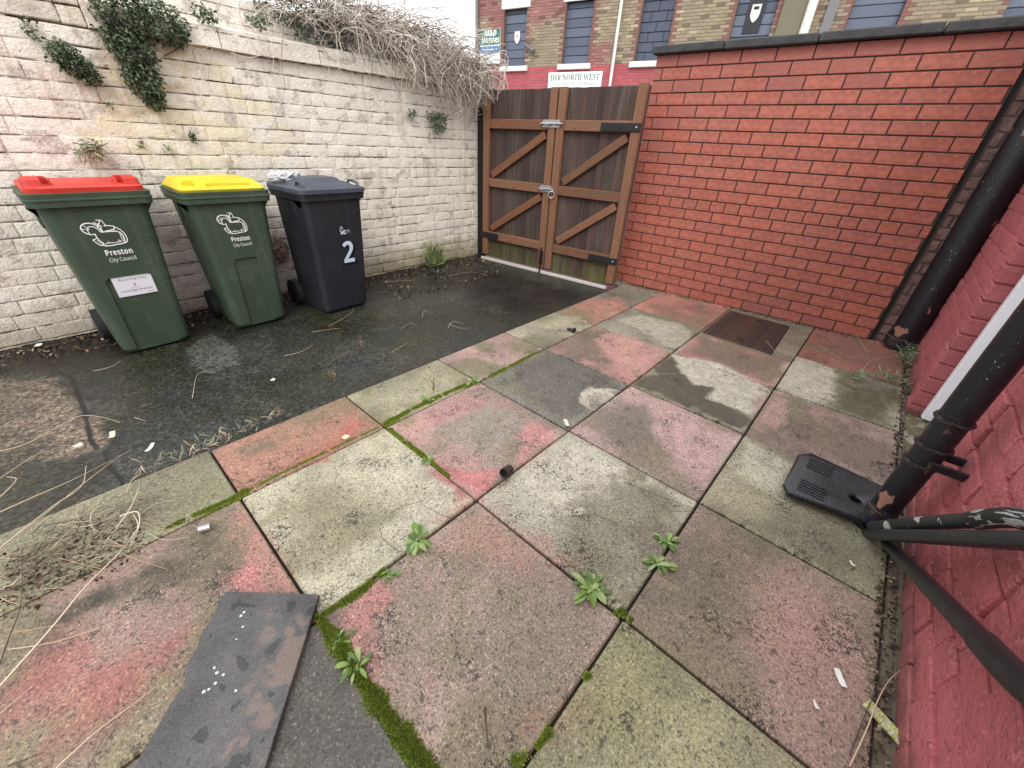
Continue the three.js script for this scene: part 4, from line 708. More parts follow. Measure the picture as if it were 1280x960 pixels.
function crumple(w, h, d, amp, seedv) { const g = mergeVertices(new THREE.IcosahedronGeometry(1, 12).deleteAttribute('normal').deleteAttribute('uv')); const p = g.attributes.position; for (let i = 0; i < p.count; i++) { const x = p.getX(i), y = p.getY(i), z = p.getZ(i); const n = Math.abs(fbm(x * 2.4 + seedv, y * 2.4 + z * 1.7, 3) - 0.5) * 2, m = Math.abs(fbm(z * 5 + seedv, x * 5 - y * 4, 2) - 0.5) * 2; const k = 1 - amp * n - amp * 0.6 * m; p.setXYZ(i, x * k * w, y * k * h, z * k * d); } g.computeVertexNormals(); return g; }
{
  const b = one('plastic_bag', crumple(0.16, 0.05, 0.14, 0.8, 3), new THREE.MeshPhysicalMaterial({ color: col(228, 230, 234), roughness: 0.35, transmission: 0.45, thickness: 0, clearcoat: 0.3 }), 'crumpled clear white plastic bag on the back of the black bin lid', 'plastic bag'); b.position.set(-2.56, 0.945, -1.16); b.rotation.set(0.1, 0.5, -0.12);
  const r = one('cloth_rag', crumple(0.04, 0.13, 0.1, 0.8, 9), std({ color: col(150, 132, 118), roughness: 0.9 }), 'limp beige rag hanging on the wall between the yellow lidded bin and black bin', 'rag'); const q = onWall(347, 312, 0.04); r.position.copy(q);
}

// ------------------------------------------------------------------ pipes and gully
const pipePaint = std({ map: tex(256, 512, (u, v) => { const n = fbm(u * 7, v * 14, 5), a = vn(u * 90, v * 180), b = fbm(u * 10 + 5, v * 24, 3); let c = [22, 24, 30].map(k => k * (0.75 + 0.4 * n + 0.2 * a)); if (b > 0.765) c = [150, 108, 92]; else if (a > 0.975) c = [190, 188, 182]; else if (b > 0.74) c = [92, 70, 62]; return srgb(...c); }, { repeat: true }), roughness: 0.3, bumpMap: rep(grainTex, 2, 4), bumpScale: 0.002 });
const pipeWorn = std({ map: tex(256, 512, (u, v) => { const n = fbm(u * 9, v * 14, 5), a = vn(u * 80, v * 160), b = fbm(u * 8 + 9, v * 20, 4); let c = [38, 40, 42].map(k => k * (0.75 + 0.4 * n + 0.2 * a)); if (b > 0.615) c = [184, 184, 178].map(k => k * (0.8 + 0.3 * a)); return srgb(...c); }, { repeat: true }), roughness: 0.45, bumpMap: rep(grainTex, 2, 4), bumpScale: 0.002 });
const pipeGrey = std({ map: tex(128, 256, (u, v) => { const n = fbm(u * 7, v * 14, 4), a = vn(u * 60, v * 120); return srgb(...[42, 44, 48].map(k => k * (0.7 + 0.45 * n + 0.2 * a))); }, { repeat: true }), roughness: 0.28, bumpMap: rep(grainTex, 2, 4), bumpScale: 0.002 });
const pipeBlack = std({ map: tex(128, 256, (u, v) => { const n = fbm(u * 7, v * 14, 4), a = vn(u * 60, v * 120); return srgb(...(a > 0.96 ? [120, 100, 92] : [26, 27, 31].map(k => k * (0.7 + 0.5 * n + 0.2 * a)))); }, { repeat: true }), roughness: 0.28, bumpMap: rep(grainTex, 2, 4), bumpScale: 0.002 });
const cyl = (r, h, n = 28) => new THREE.CylinderGeometry(r, r, h, n, 1);
{
  const t = thing('soil_pipe', 'thick black soil pipe standing in the corner by the red brick wall', 'pipe', [1.208, 0, -3.985]);
  const p = cyl(0.094, 2.5); p.translate(0, 1.27, 0); mesh('pipe', uvFrom(p, (x, y, z) => [Math.atan2(z, x) / 6.28, y * 0.5]), pipePaint, t);
  const c = cyl(0.102, 0.08); c.translate(0, 0.07, 0); mesh('collar', c, pipePaint, t);
  const d = thing('downpipe', 'black cast iron downpipe with chipped paint and brackets ending at the gully', 'pipe', [1.204, 0, -1.66]);
  const q = cyl(0.044, 2.45); q.translate(0, 1.29, 0); mesh('pipe', uvFrom(q, (x, y, z) => [Math.atan2(z, x) / 6.28, y * 0.5]), pipePaint, d);
  for (const y of [0.335, 0.41, 0.52]) { const s = new THREE.TorusGeometry(0.046, 0.007, 8, 28); s.rotateX(Math.PI / 2); s.translate(0, y, 0); mesh('joint_ring', s, pipePaint, d); }
  for (const y of [0.36]) { const b = chamfer(0.09, 0.03, 0.014, 0.003); b.translate(0.06, y, 0.05); mesh('bracket', b, pipePaint, d); const b2 = chamfer(0.09, 0.03, 0.014, 0.003); b2.translate(0.06, y, -0.05); mesh('bracket', b2, pipePaint, d); }
  const sh = new THREE.CylinderGeometry(0.044, 0.055, 0.1, 24); sh.translate(0, 0.06, 0); mesh('shoe', sh, pipePaint, d);
  const run = (name, label, pts, r, mat, end) => { const o = thing(name, label, 'pipe'); const g = tube(pts, r, 24, 16); mesh('pipe', uvFrom(g, (x, y, z) => [y * 4 + x * 3, z]), mat, o); if (end) { const e = tube(end, r * 1.16, 12, 16); mesh('elbow', e, mat, o); } return o; };
  const X = u => V(...u);
  run('waste_pipe', 'thin black waste pipe with worn white patches and an elbow above the gully', [X([1.192, 0.055, -1.572]), X([1.222, 0.286, -1.361]), X([1.252, 0.517, -1.15])], 0.020, pipeWorn, [X([1.247, 0.475, -1.188]), X([1.252, 0.535, -1.133]), X([1.262, 0.575, -1.095]), X([1.285, 0.59, -1.08]), X([1.34, 0.595, -1.075])]);
  run('waste_pipe', 'smooth dark grey waste pipe running into the gully below the worn pipe', [X([1.197, 0.0, -1.59]), X([1.223, 0.28, -1.305]), X([1.252, 0.59, -0.99]), X([1.262, 0.70, -0.88])], 0.0205, pipeGrey, [X([1.262, 0.69, -0.89]), X([1.268, 0.74, -0.84]), X([1.29, 0.77, -0.81]), X([1.36, 0.775, -0.805])]);
  run('waste_pipe', 'black waste pipe rising along the foot of the red house wall', [X([1.25, 0.03, -1.55]), X([1.25, 0.26, -1.142]), X([1.25, 0.47, -0.769])], 0.0225, pipeBlack, [X([1.25, 0.44, -0.822]), X([1.25, 0.50, -0.715]), X([1.262, 0.535, -0.655]), X([1.29, 0.55, -0.63]), X([1.35, 0.555, -0.625])]);
  // gully with plastic guard
  const gy = thing('gully_cover', 'black slotted plastic gully cover at the foot of the downpipe', 'drain cover', [0, 0, 0]); const tip = new THREE.Matrix4().makeTranslation(0.9, 0.022, -1.57).multiply(new THREE.Matrix4().makeRotationX(0.13)).multiply(new THREE.Matrix4().makeTranslation(-0.9, -0.022, 1.57));
  const pm = std({ color: col(25, 27, 32), roughness: 0.24, bumpMap: rep(grainTex, 2), bumpScale: 0.001 });
  const s = new THREE.Shape(); const P = [[0.905, -1.81], [0.90, -1.6], [0.925, -1.565], [1.16, -1.60], [1.215, -1.62], [1.215, -1.83], [0.94, -1.852]]; s.moveTo(P[0][0], -P[0][1]); for (let i = 1; i < P.length; i++) s.lineTo(P[i][0], -P[i][1]); s.closePath();
  const hole = new THREE.Path(); hole.absellipse(1.125, 1.69, 0.03, 0.026, 0, 6.283); s.holes.push(hole);
  const e = new THREE.ExtrudeGeometry(s, { depth: 0.010, bevelEnabled: true, bevelSize: 0.011, bevelThickness: 0.009, bevelSegments: 3 }); e.rotateX(-Math.PI / 2); e.translate(0, 0.03, 0); mesh('cover', toCreasedNormals(e, 0.5).applyMatrix4(tip), pm, gy);
  for (const [zc] of [[-1.63], [-1.785]]) for (let k = 0; k < 5; k++) mesh('slot_rib', chamfer(0.095, 0.006, 0.0055, 0.001).translate(0.985, 0.05, zc - 0.032 + k * 0.016).applyMatrix4(tip), pm, gy);
  mesh('gully_recess_shade', box(0.2, 0.012, 0.16, 1.15, 0.003, -1.86), std({ color: col(16, 15, 15), roughness: 0.6 }), gy);  // flat black box standing for the shaded recess behind the cover
  mesh('sump', cyl(0.06, 0.02).translate(1.2, 0.006, -1.655), std({ color: col(20, 20, 20), roughness: 0.3 }), gy);
}

// ------------------------------------------------------------------ plants
function leafGeo(L, W, fold, droop) { // a curved leaf along +z, base at origin
  const n = 5, P = [], I = []; for (let i = 0; i <= n; i++) { const t = i / n, w = W * 0.5 * (t < 0.62 ? lerp(0.22, 1, sst(0.02, 0.62, t)) : Math.sqrt(Math.max(0, 1 - ((t - 0.62) / 0.39) ** 2))), y = Math.sin(t * 1.6) * droop[0] - t * t * droop[1]; P.push(-w, y + fold * w, t * L, 0, y, t * L, w, y + fold * w, t * L); }
  for (let i = 0; i < n; i++) { const a = i * 3; I.push(a, a + 1, a + 4, a, a + 4, a + 3, a + 1, a + 2, a + 5, a + 1, a + 5, a + 4); }
  const g = new THREE.BufferGeometry(); g.setAttribute('position', new THREE.Float32BufferAttribute(P, 3)); g.setIndex(I); g.computeVertexNormals(); return uvFrom(g, (x, y, z) => [x / W + 0.5, z / L]);
}
const leafMats = [[108, 140, 60], [130, 160, 80], [90, 120, 54], [154, 176, 112]].map(c => new THREE.MeshPhysicalMaterial({ color: col(...c), roughness: 0.6, transmission: 0.25, thickness: 0, side: THREE.DoubleSide }));
function rosette(u, v, n, L, label, pale) {
  L *= 1.02; n = Math.round(n * 2);
  const q = G(u, v); const t = thing('weed', label, 'weed', [q.x, 0.002, q.z], 0, 'weeds in the paving joints');
  for (let i = 0; i < n; i++) { const l = L * (0.4 + 0.75 * Math.pow(rnd(), 0.7)), g = leafGeo(l, l * rr(0.22, 0.38), rr(0.2, 0.7), [l * rr(0.2, 0.4), l * rr(0.15, 0.42)]); const m = mesh('leaf', g, pick(pale ? leafMats.slice(1) : leafMats), t); m.position.set(rr(-0.012, 0.012), 0, rr(-0.012, 0.012)); m.rotation.y = i * 2.4 + rr(-0.7, 0.7); m.rotation.order = 'YXZ'; m.rotation.x = -rr(-0.08, 0.25) * (i > n * 0.65 ? 2.2 : 1); if (i > n * 0.65) m.scale.setScalar(0.62); }
}
rosette(522, 678, 15, 0.062, 'leafy green rosette weed at the edge of the cream slab beside the coiled wire stem');
rosette(738, 738, 16, 0.068, 'largest green rosette weed between the brown pink slab and the olive slab');
rosette(832, 678, 12, 0.042, 'compact green weed in the joint, upper of two close together');
rosette(822, 708, 11, 0.045, 'bright green weed in the joint, lower of two close together', true);
rosette(446, 832, 9, 0.045, 'pale green weed growing out of the thick moss strip', true);
rosette(424, 800, 7, 0.034, 'small round leaved weed at the top of the thick moss strip', true);
rosette(536, 576, 9, 0.034, 'small weed on the moss beside the pink slab');
rosette(533, 500, 8, 0.04, 'small pale weed on the moss by the edge slabs', true);
rosette(592, 478, 9, 0.05, 'light green weed where four slabs meet on the moss line', true);
rosette(488, 718, 6, 0.03, 'tiny weed in the joint below the cream slab');
// generic leafy clumps made of many small leaves
const tuftLeaf = leafGeo(1, 0.55, 0.3, [0.25, 0.15]), bladeLeaf = leafGeo(1, 0.1, 0.2, [0.35, 0.35]);
function clump(name, label, category, spots, geo, mats, size, dir, group, stems) {   // spots: [Vector3, spread radius, count]
  const c = V(0, 0, 0); spots.forEach(s => c.add(s[0])); c.multiplyScalar(1 / spots.length);
  const t = thing(name, label, category, c.toArray(), 0, group);
  mats.forEach((m, mi) => {
    const list = []; for (const [p, r, n] of spots) for (let i = 0; i < n / mats.length; i++) { const a = V(rr(-1, 1), rr(-1, 1), rr(-1, 1)); if (a.lengthSq() > 1) { i -= 0.5; continue; } list.push([p.clone().add(a.multiply(V(r[0], r[1], r[2]))).sub(c), rr(size[0], size[1])]); }
    const im = new THREE.InstancedMesh(geo, m, list.length); im.name = 'foliage'; im.userData.kind = 'stuff'; im.castShadow = im.receiveShadow = true;
    const o = new THREE.Object3D(); list.forEach(([p, s], i) => { o.position.copy(p); const d = dir(p); o.lookAt(p.clone().add(d)); o.rotateZ(rr(-1.5, 1.5)); o.scale.setScalar(s); o.updateMatrix(); im.setMatrixAt(i, o.matrix); }); t.add(im);
  });
  if (stems) mesh('stem', mergeGeometries(stems.map(g => g.translate(-c.x, -c.y, -c.z))), std({ color: col(110, 92, 74), roughness: 0.9 }), t);
  return t;
}
const ivyMats = [[82, 98, 72], [108, 122, 92], [66, 82, 60]].map(c => new THREE.MeshPhysicalMaterial({ color: col(...c), roughness: 0.55, transmission: 0.15, thickness: 0, side: THREE.DoubleSide }));
const fernMats = [[84, 98, 72], [104, 116, 88]].map(c => std({ color: col(...c), roughness: 0.75, side: THREE.DoubleSide }));
const grassMats = [[110, 128, 78], [138, 148, 104]].map(c => std({ color: col(...c), roughness: 0.75, side: THREE.DoubleSide }));
const deadMat = [[168, 150, 126], [140, 120, 98]].map(c => std({ color: col(...c), roughness: 0.85, side: THREE.DoubleSide }));
const outDir = () => V(rr(0.2, 1), rr(-0.9, 0.35), rr(-0.7, 0.7));
const W = (u, v, off) => onWall(u, v, off);
const ivyStem = (a, b) => tube([W(...a, 0.01), W((a[0] + b[0]) / 2 + 4, (a[1] + b[1]) / 2, 0.04), W(...b, 0.03)], 0.004, 10, 5);
clump('ivy_clump', 'big dark green ivy clump hanging over the top of the white wall', 'ivy', [[W(150, 15, 0.05), [0.09, 0.12, 0.15], 1900], [W(200, 28, 0.05), [0.1, 0.11, 0.15], 1900], [W(165, 62, 0.05), [0.09, 0.12, 0.12], 1500], [W(178, 100, 0.045), [0.08, 0.1, 0.1], 1300], [W(192, 124, 0.03), [0.06, 0.06, 0.06], 500], [W(220, 45, 0.04), [0.07, 0.06, 0.06], 240], [W(140, 45, 0.05), [0.07, 0.08, 0.07], 300]], tuftLeaf, ivyMats, [0.014, 0.029], outDir, null, [ivyStem([205, 70], [232, 52]), ivyStem([160, 20], [190, 130]), ivyStem([150, 10], [170, 110])]);
clump('ivy_clump', 'smaller slanting ivy clump on the white wall beside the big one', 'ivy', [[W(78, 66, 0.04), [0.06, 0.06, 0.07], 640], [W(95, 82, 0.04), [0.06, 0.06, 0.08], 760], [W(112, 96, 0.03), [0.05, 0.045, 0.06], 420]], tuftLeaf, ivyMats, [0.012, 0.025], outDir, null, [ivyStem([70, 60], [120, 108])]);
clump('fern_tuft', 'little trailing fern in the black crack at the top of the white wall', 'fern', [[W(36, 34, 0.02), [0.025, 0.06, 0.03], 120]], tuftLeaf, ivyMats, [0.012, 0.024], outDir);
clump('ivy_clump', 'small ivy tuft growing on top of the coping', 'ivy', [[W(256, 18, 0.03), [0.05, 0.05, 0.07], 220]], tuftLeaf, ivyMats, [0.018, 0.03], outDir);
clump('ivy_clump', 'flat mossy ivy patch above the coping under dead stems', 'ivy', [[W(322, 26, -0.02), [0.05, 0.05, 0.09], 240]], tuftLeaf, fernMats, [0.018, 0.03], outDir);
clump('grass_tuft', 'dry grassy tuft rooted in the white wall above the red bin lid', 'grass', [[W(112, 190, 0.03), [0.03, 0.03, 0.06], 120], [W(120, 184, 0.03), [0.03, 0.03, 0.04], 90]], bladeLeaf, [...deadMat, grassMats[0]], [0.04, 0.085], () => V(rr(0.3, 1), rr(-0.8, 0.5), rr(-0.7, 0.9)));
clump('fern_tuft', 'dark oval fern on the wall above the yellow bin lid', 'fern', [[W(240, 172, 0.02), [0.02, 0.035, 0.025], 90]], tuftLeaf, ivyMats, [0.014, 0.024], outDir);
clump('fern_tuft', 'thin pale sprig on the white wall, with a yellow paint stain round it', 'fern', [[W(207, 184, 0.02), [0.02, 0.03, 0.035], 36]], tuftLeaf, grassMats, [0.012, 0.022], outDir);
clump('fern_tuft', 'withered brown fern on the white wall between two green tufts', 'fern', [[W(176, 180, 0.02), [0.02, 0.03, 0.02], 44]], tuftLeaf, [deadMat[1], fernMats[0]], [0.012, 0.022], outDir);
clump('fern_tuft', 'tiny green sprig below the slanting ivy clump', 'fern', [[W(137, 132, 0.02), [0.02, 0.02, 0.025], 40]], tuftLeaf, ivyMats, [0.012, 0.02], outDir);
clump('fern_tuft', 'grey green fern hanging on the white wall near the gate', 'fern', [[W(545, 146, 0.05), [0.05, 0.05, 0.13], 260], [W(548, 160, 0.04), [0.04, 0.06, 0.09], 110]], tuftLeaf, fernMats, [0.018, 0.036], outDir);
clump('fern_tuft', 'small round fern beside the larger grey green one near the gate', 'fern', [[W(514, 142, 0.03), [0.03, 0.045, 0.045], 90]], tuftLeaf, fernMats, [0.016, 0.03], outDir);
{ const q = G(549, 334); clump('grass_tuft', 'bushy green grass clump at the foot of the white wall near the gate', 'grass', [[V(-2.86, 0.09, q.z), [0.08, 0.11, 0.12], 420], [V(-2.85, 0.03, q.z), [0.1, 0.05, 0.14], 160]], bladeLeaf, grassMats, [0.05, 0.1], () => V(rr(-0.3, 1), rr(0.2, 1.1), rr(-0.9, 0.9))); }
{ const a = G(1106, 480), b = G(1082, 478), c = G(1135, 455); const f = [[96, 118, 86], [122, 140, 110]].map(k => std({ color: col(...k), roughness: 0.7, side: THREE.DoubleSide })); clump('weed_patch', 'feathery grey green weed at the foot of the dark red corner pier', 'weed', [[V(a.x, 0.03, a.z), [0.1, 0.03, 0.07], 150], [V(b.x - 0.05, 0.025, b.z), [0.06, 0.03, 0.05], 80], [V(1.25, 0.06, c.z), [0.05, 0.06, 0.16], 180]], bladeLeaf, f, [0.03, 0.07], () => V(rr(-1, 1), rr(0.05, 0.8), rr(-1, 1))); }
{ const sp = []; for (let i = 0; i < 9; i++) { const q = G(196 + i * 20, 590 - i * 8.4); sp.push([V(q.x - 0.02, 0.012, q.z), [0.05, 0.02, 0.06], 26]); } clump('weed_patch', 'straggling thin weeds along the yard edge of the patio', 'weed', sp, bladeLeaf, [std({ color: col(120, 132, 112), roughness: 0.8, side: THREE.DoubleSide }), deadMat[0]], [0.02, 0.055], () => V(rr(-1, 0.4), rr(0.1, 0.9), rr(-1, 1))); }
for (const [u, v, l] of [[418, 478, 'dried flower stalk rising from the yard edge'], [455, 438, 'tall dried flower stalk on the dark concrete'], [542, 488, 'dark twiggy stalk among the moss by the edge slabs']]) { const q = G(u, v); const st = []; for (let i = 0; i < 5; i++) st.push(tube([V(q.x, 0, q.z), V(q.x + rr(-0.02, 0.02), rr(0.03, 0.06), q.z + rr(-0.02, 0.02)), V(q.x + rr(-0.05, 0.05), rr(0.06, 0.12), q.z + rr(-0.05, 0.05))], 0.0018, 6, 4, 0.4)); clump('dried_stalk', l, 'weed', [[V(q.x, 0.07, q.z), [0.03, 0.04, 0.03], 26]], tuftLeaf, deadMat, [0.006, 0.014], () => V(rr(-1, 1), rr(0.1, 1), rr(-1, 1)), undefined, st); }

// moss strips in the joints: lumpy cushions of tiny shoots
{
  const mm = [[112, 134, 38], [150, 166, 62], [82, 102, 32]].map(c => std({ color: col(...c), roughness: 1, side: THREE.DoubleSide }));
  const cone = new THREE.ConeGeometry(0.5, 1, 4, 1, true); cone.translate(0, 0.5, 0);
  const strip = (label, pts, w, dens, h) => {
    w *= 1.75; h *= 1.3; dens *= 2.1;
    const P = pts.map(([u, v]) => G(u, v)), t = thing('moss_strip', label, 'moss', [P[0].x, 0, P[0].z], 0); const L = [[], [], []];
    for (let i = 0; i + 1 < P.length; i++) { const a = P[i], b = P[i + 1], d = b.clone().sub(a), len = d.length(), nx = -d.z / len, nz = d.x / len; const n = len * dens; for (let k = 0; k < n; k++) { const s = rnd(); if (vn(a.x * 40 + s * len * 45, a.z * 40 + 3) < 0.2 * (1 + 0.6 * rnd())) continue; const ww = w * (0.5 + 1.0 * vn(a.x * 30 + s * len * 22, i * 7.3)); const o = (rnd() + rnd() - 1) * ww; const x = a.x + d.x * s + nx * o, z = a.z + d.z * s + nz * o; L[Math.floor(rnd() * 3)].push([x - P[0].x, -0.004, z - P[0].z, h * (1 - Math.abs(o) / ww * 0.7) * rr(0.5, 1.2)]); } }
    const ob = new THREE.Object3D(); L.forEach((l, j) => { const im = new THREE.InstancedMesh(cone, mm[j], l.length); im.name = 'moss_shoots'; im.userData.kind = 'stuff'; im.castShadow = im.receiveShadow = true; l.forEach(([x, y, z, s], i) => { ob.position.set(x, y, z); ob.rotation.set(rr(-0.5, 0.5), rr(0, 6), rr(-0.5, 0.5)); ob.scale.set(0.0042, s, 0.0042); ob.updateMatrix(); im.setMatrixAt(i, ob.matrix); }); t.add(im); });
  };
  strip('thickest bright green moss strip, beside the brown pink slab', [[396, 770], [416, 796], [440, 832], [470, 876], [498, 912], [526, 950], [545, 985]], 0.017, 9000, 0.016);
  strip('moss strip climbing from the thick moss towards the rosette weed', [[396, 772], [424, 756], [452, 738], [482, 712]], 0.011, 6000, 0.013);
  strip('vivid moss strip along the joint of the left edge slabs', [[310, 612], [290, 624], [268, 634], [240, 646], [206, 662]], 0.012, 6000, 0.014);
  strip('moss strip with small weeds between edge slabs and the pink slab', [[478, 532], [510, 514], [545, 497], [575, 484], [606, 474], [640, 457], [672, 440]], 0.012, 6500, 0.014);
  strip('narrow moss strip between the cream slab and the pink slab', [[486, 536], [512, 556], [540, 578], [566, 600]], 0.008, 5000, 0.011);
  strip('thin dark moss line between the orange edge slab and the cream slab', [[304, 616], [350, 592], [396, 570], [440, 549], [474, 534]], 0.006, 3500, 0.008);
  strip('small dark moss knot where four slabs meet by the largest rosette', [[766, 752], [776, 764], [790, 776]], 0.012, 8000, 0.012);
  strip('faint moss tuft in the joint of the olive front slab', [[730, 850], [738, 842]], 0.008, 7000, 0.009);
  strip('moss patch at the near corner of the brown pink slab', [[640, 955], [670, 935], [690, 912]], 0.009, 4500, 0.009);
  strip('low moss along the joint beside the yellow green slab', [[690, 690], [720, 712], [756, 748]], 0.006, 3600, 0.008);
}

// dead climber on the wall top
{
  const pm = [[204, 195, 184], [178, 167, 155], [220, 214, 205], [100, 90, 82]].map(c => std({ color: col(...c), roughness: 0.85 }));
  const t = thing('dead_vine', 'dense tangle of pale dead climber stems hanging over the white wall end', 'vine', [-2.95, 1.85, -2.6]);
  const o = V(-2.95, 1.85, -2.6), B = [[], [], [], []];
  const stem = (pts, r, m) => B[m].push(tube(pts.map(p => p.sub(o)), r, 16, 4, 0.5));
  const topY = z => z > -2.1 ? 2.14 : lerp(2.12, 1.86, clamp((-2.1 - z) / 1.3));   // mound falls away towards the gate
  for (let i = 0; i < 1900; i++) {
    const z0 = -1.4 - 1.98 * Math.pow(rnd(), 0.62), p = V(-3.1 + rr(-0.14, 0.2), topY(z0) - rr(0, 0.26), z0), pts = [p.clone()];
    const n = Math.round(rr(6, 12)) + (z0 < -2.3 ? 3 : 0), step = rr(0.04, 0.075); let a = rr(-2.6, 1.2), up = rr(0.0, 1.0), q = p.clone(), tw = rr(-0.6, 0.6); const floor = 1.84 - Math.pow(rnd(), 1.7) * (z0 < -2.3 ? 0.42 : 0.3);
    for (let k = 0; k < n; k++) {
      a += tw + rr(-0.5, 0.5); if (rnd() < 0.12) tw = rr(-0.7, 0.7); up -= rr(-0.12, 0.42); if (up < -1.5 && rnd() < 0.35) up += rr(0.6, 2.4);
      const cu = Math.cos(up); q = V(q.x + step * cu * Math.cos(a) * 0.9 + 0.010, q.y + step * Math.sin(up), q.z + step * cu * Math.sin(a) - (z0 < -2.2 ? 0.01 : 0.004));
      if (q.y < 1.83) q.x = Math.max(q.x, -2.865 + rr(0, 0.02)); if (q.y < floor) break; q.z = Math.max(q.z, -3.5); if (q.x > -2.58) q.x = -2.58 - rr(0, 0.06);
      pts.push(q.clone());
    }
    if (pts.length > 3) stem(pts, rr(0.0016, 0.0042), i % 4 === 0 ? 3 : i % 3);
  }
  for (let i = 0; i < 110; i++) {                                      // loose loops hanging over the gate corner
    const p = V(-2.86 + rr(-0.05, 0.1), rr(1.56, 1.86), rr(-2.5, -3.42)), a = rr(0, 6), R = rr(0.04, 0.13), pts = []; for (let k = 0; k < 7; k++) { const s = a + k * rr(0.6, 0.95); pts.push(V(p.x + rr(-0.02, 0.02) + 0.5 * R * Math.cos(s * 0.7) + 0.05 * k / 6, p.y + R * Math.sin(s) - 0.018 * k, p.z + R * Math.cos(s))); } stem(pts, rr(0.0016, 0.003), i % 3);
  }
  B.forEach((l, j) => { const m = mesh('stem_tangle', mergeGeometries(l), pm[j], t); m.userData.kind = 'stuff'; });
  // dark ivy buried in the tangle
  clump('ivy_clump', 'dark ivy half hidden under the dead climber stems', 'ivy', [[V(-2.98, 1.88, -1.85), [0.08, 0.1, 0.32], 700], [V(-3.02, 1.98, -1.6), [0.08, 0.1, 0.25], 400], [V(-3.04, 1.86, -2.5), [0.1, 0.12, 0.4], 500]], tuftLeaf, [ivyMats[0], ivyMats[2]], [0.02, 0.036], outDir);
  // single stems trailing down the painted face
  const tr = [[[262, 8], [285, 50], [296, 78], [300, 130], [320, 170]], [[300, 20], [318, 60], [345, 82], [352, 110], [350, 140]], [[330, 16], [342, 70], [338, 110], [350, 160]], [[356, 20], [352, 80], [356, 110], [344, 150], [330, 170]], [[250, 70], [256, 90], [252, 130], [258, 150]], [[265, 60], [262, 110], [275, 124], [300, 150], [318, 190]], [[395, 90], [398, 110], [404, 130]], [[410, 70], [432, 84], [445, 92]], [[235, 58], [252, 62], [262, 58]], [[180, 12], [150, 18], [140, 30]], [[288, 66], [310, 72], [330, 66], [334, 58]], [[420, 150], [434, 142], [424, 160], [414, 178]], [[455, 60], [466, 80], [462, 104], [480, 122]], [[440, 30], [446, 62], [436, 90]]];
  tr.forEach((P, i) => { const g = tube(P.map(([u, v], k) => W(u, v, v < 82 ? 0.07 : 0.02)), 0.0018, 24, 4, 0.5); one('dead_creeper', g, pm[i % 4], 'single thin dead vine stem trailing down the painted wall face', 'vine', 'thin vine stems on the white wall'); });
}

// ------------------------------------------------------------------ litter and loose things
{ // broken sheet of black roofing felt board
  const tl = G(285, 745), trr = G(400, 748), br = V(0.46, 0, 0.42), bl = V(0.17, 0, 0.56), e1 = G(224, 874), e1b = G(236, 862), e2 = G(238, 836), e3 = G(206, 908), e4 = G(259, 792);
  const pts = [tl, trr, br, bl, e3, e1, e1b, e2, e4].map(p => [p.x, -p.z]); const rag = []; for (let i = 0; i < pts.length; i++) { const a = pts[i], b = pts[(i + 1) % pts.length], n = i >= 3 ? 6 : 3; for (let k = 0; k < n; k++) { const w = i >= 3 ? 0.0035 : 0.001; rag.push(new THREE.Vector2(lerp(a[0], b[0], k / n) + rr(-w, w), lerp(a[1], b[1], k / n) + rr(-w, w))); } }
  const g = new THREE.ExtrudeGeometry(new THREE.Shape(rag), { depth: 0.014, bevelEnabled: true, bevelSize: 0.0015, bevelThickness: 0.0015, bevelSegments: 1 }); g.rotateX(-Math.PI / 2); g.translate(0, 0.006, 0);
  const sp = [[976, 338], [964, 352], [972, 396], [946, 446], [858, 560], [868, 580], [894, 588], [862, 622], [836, 646], [815, 656], [944, 652]].map(([a, b]) => { const q = G(a / 3.2, 660 + b / 3.2, 0.02); return [q.x, q.z, rr(0.0018, 0.004)]; });
  const x0 = -0.3, x1 = 0.5, z0 = -0.1, z1 = 0.62;
  const m = std({ map: tex(768, 768, (u, v) => { const x = lerp(x0, x1, u), z = lerp(z0, z1, v), n = fbm(x * 9, z * 9, 5), a = vn(x * 260, z * 260), b = fbm(x * 26, z * 26, 3); let c = [80, 79, 80].map(k => k * (0.6 + 0.5 * n + 0.24 * a)); const d = (x - tl.x) * 0.68 + (z - tl.z) * -0.73; const t = sst(0.12, 0.26, d + (n - 0.5) * 0.3) * sst(0.5, 0.66, b); c = c.map((k, i) => lerp(k, [132, 112, 98][i], 0.6 * t)); if (b < 0.33) c = c.map(k => k * 0.7); for (const [sx, sz, r] of sp) if (Math.hypot(x - sx, z - sz) < r) c = [222, 222, 216]; return srgb(...c); }), roughness: 0.5, bumpMap: rep(grainTex, 2), bumpScale: 0.003 });
  one('felt_board', uvFrom(g, (x, y, z) => [(x - x0) / (x1 - x0), (z - z0) / (z1 - z0)]), m, 'broken sheet of black board lying on the nearest slabs', 'board');
}
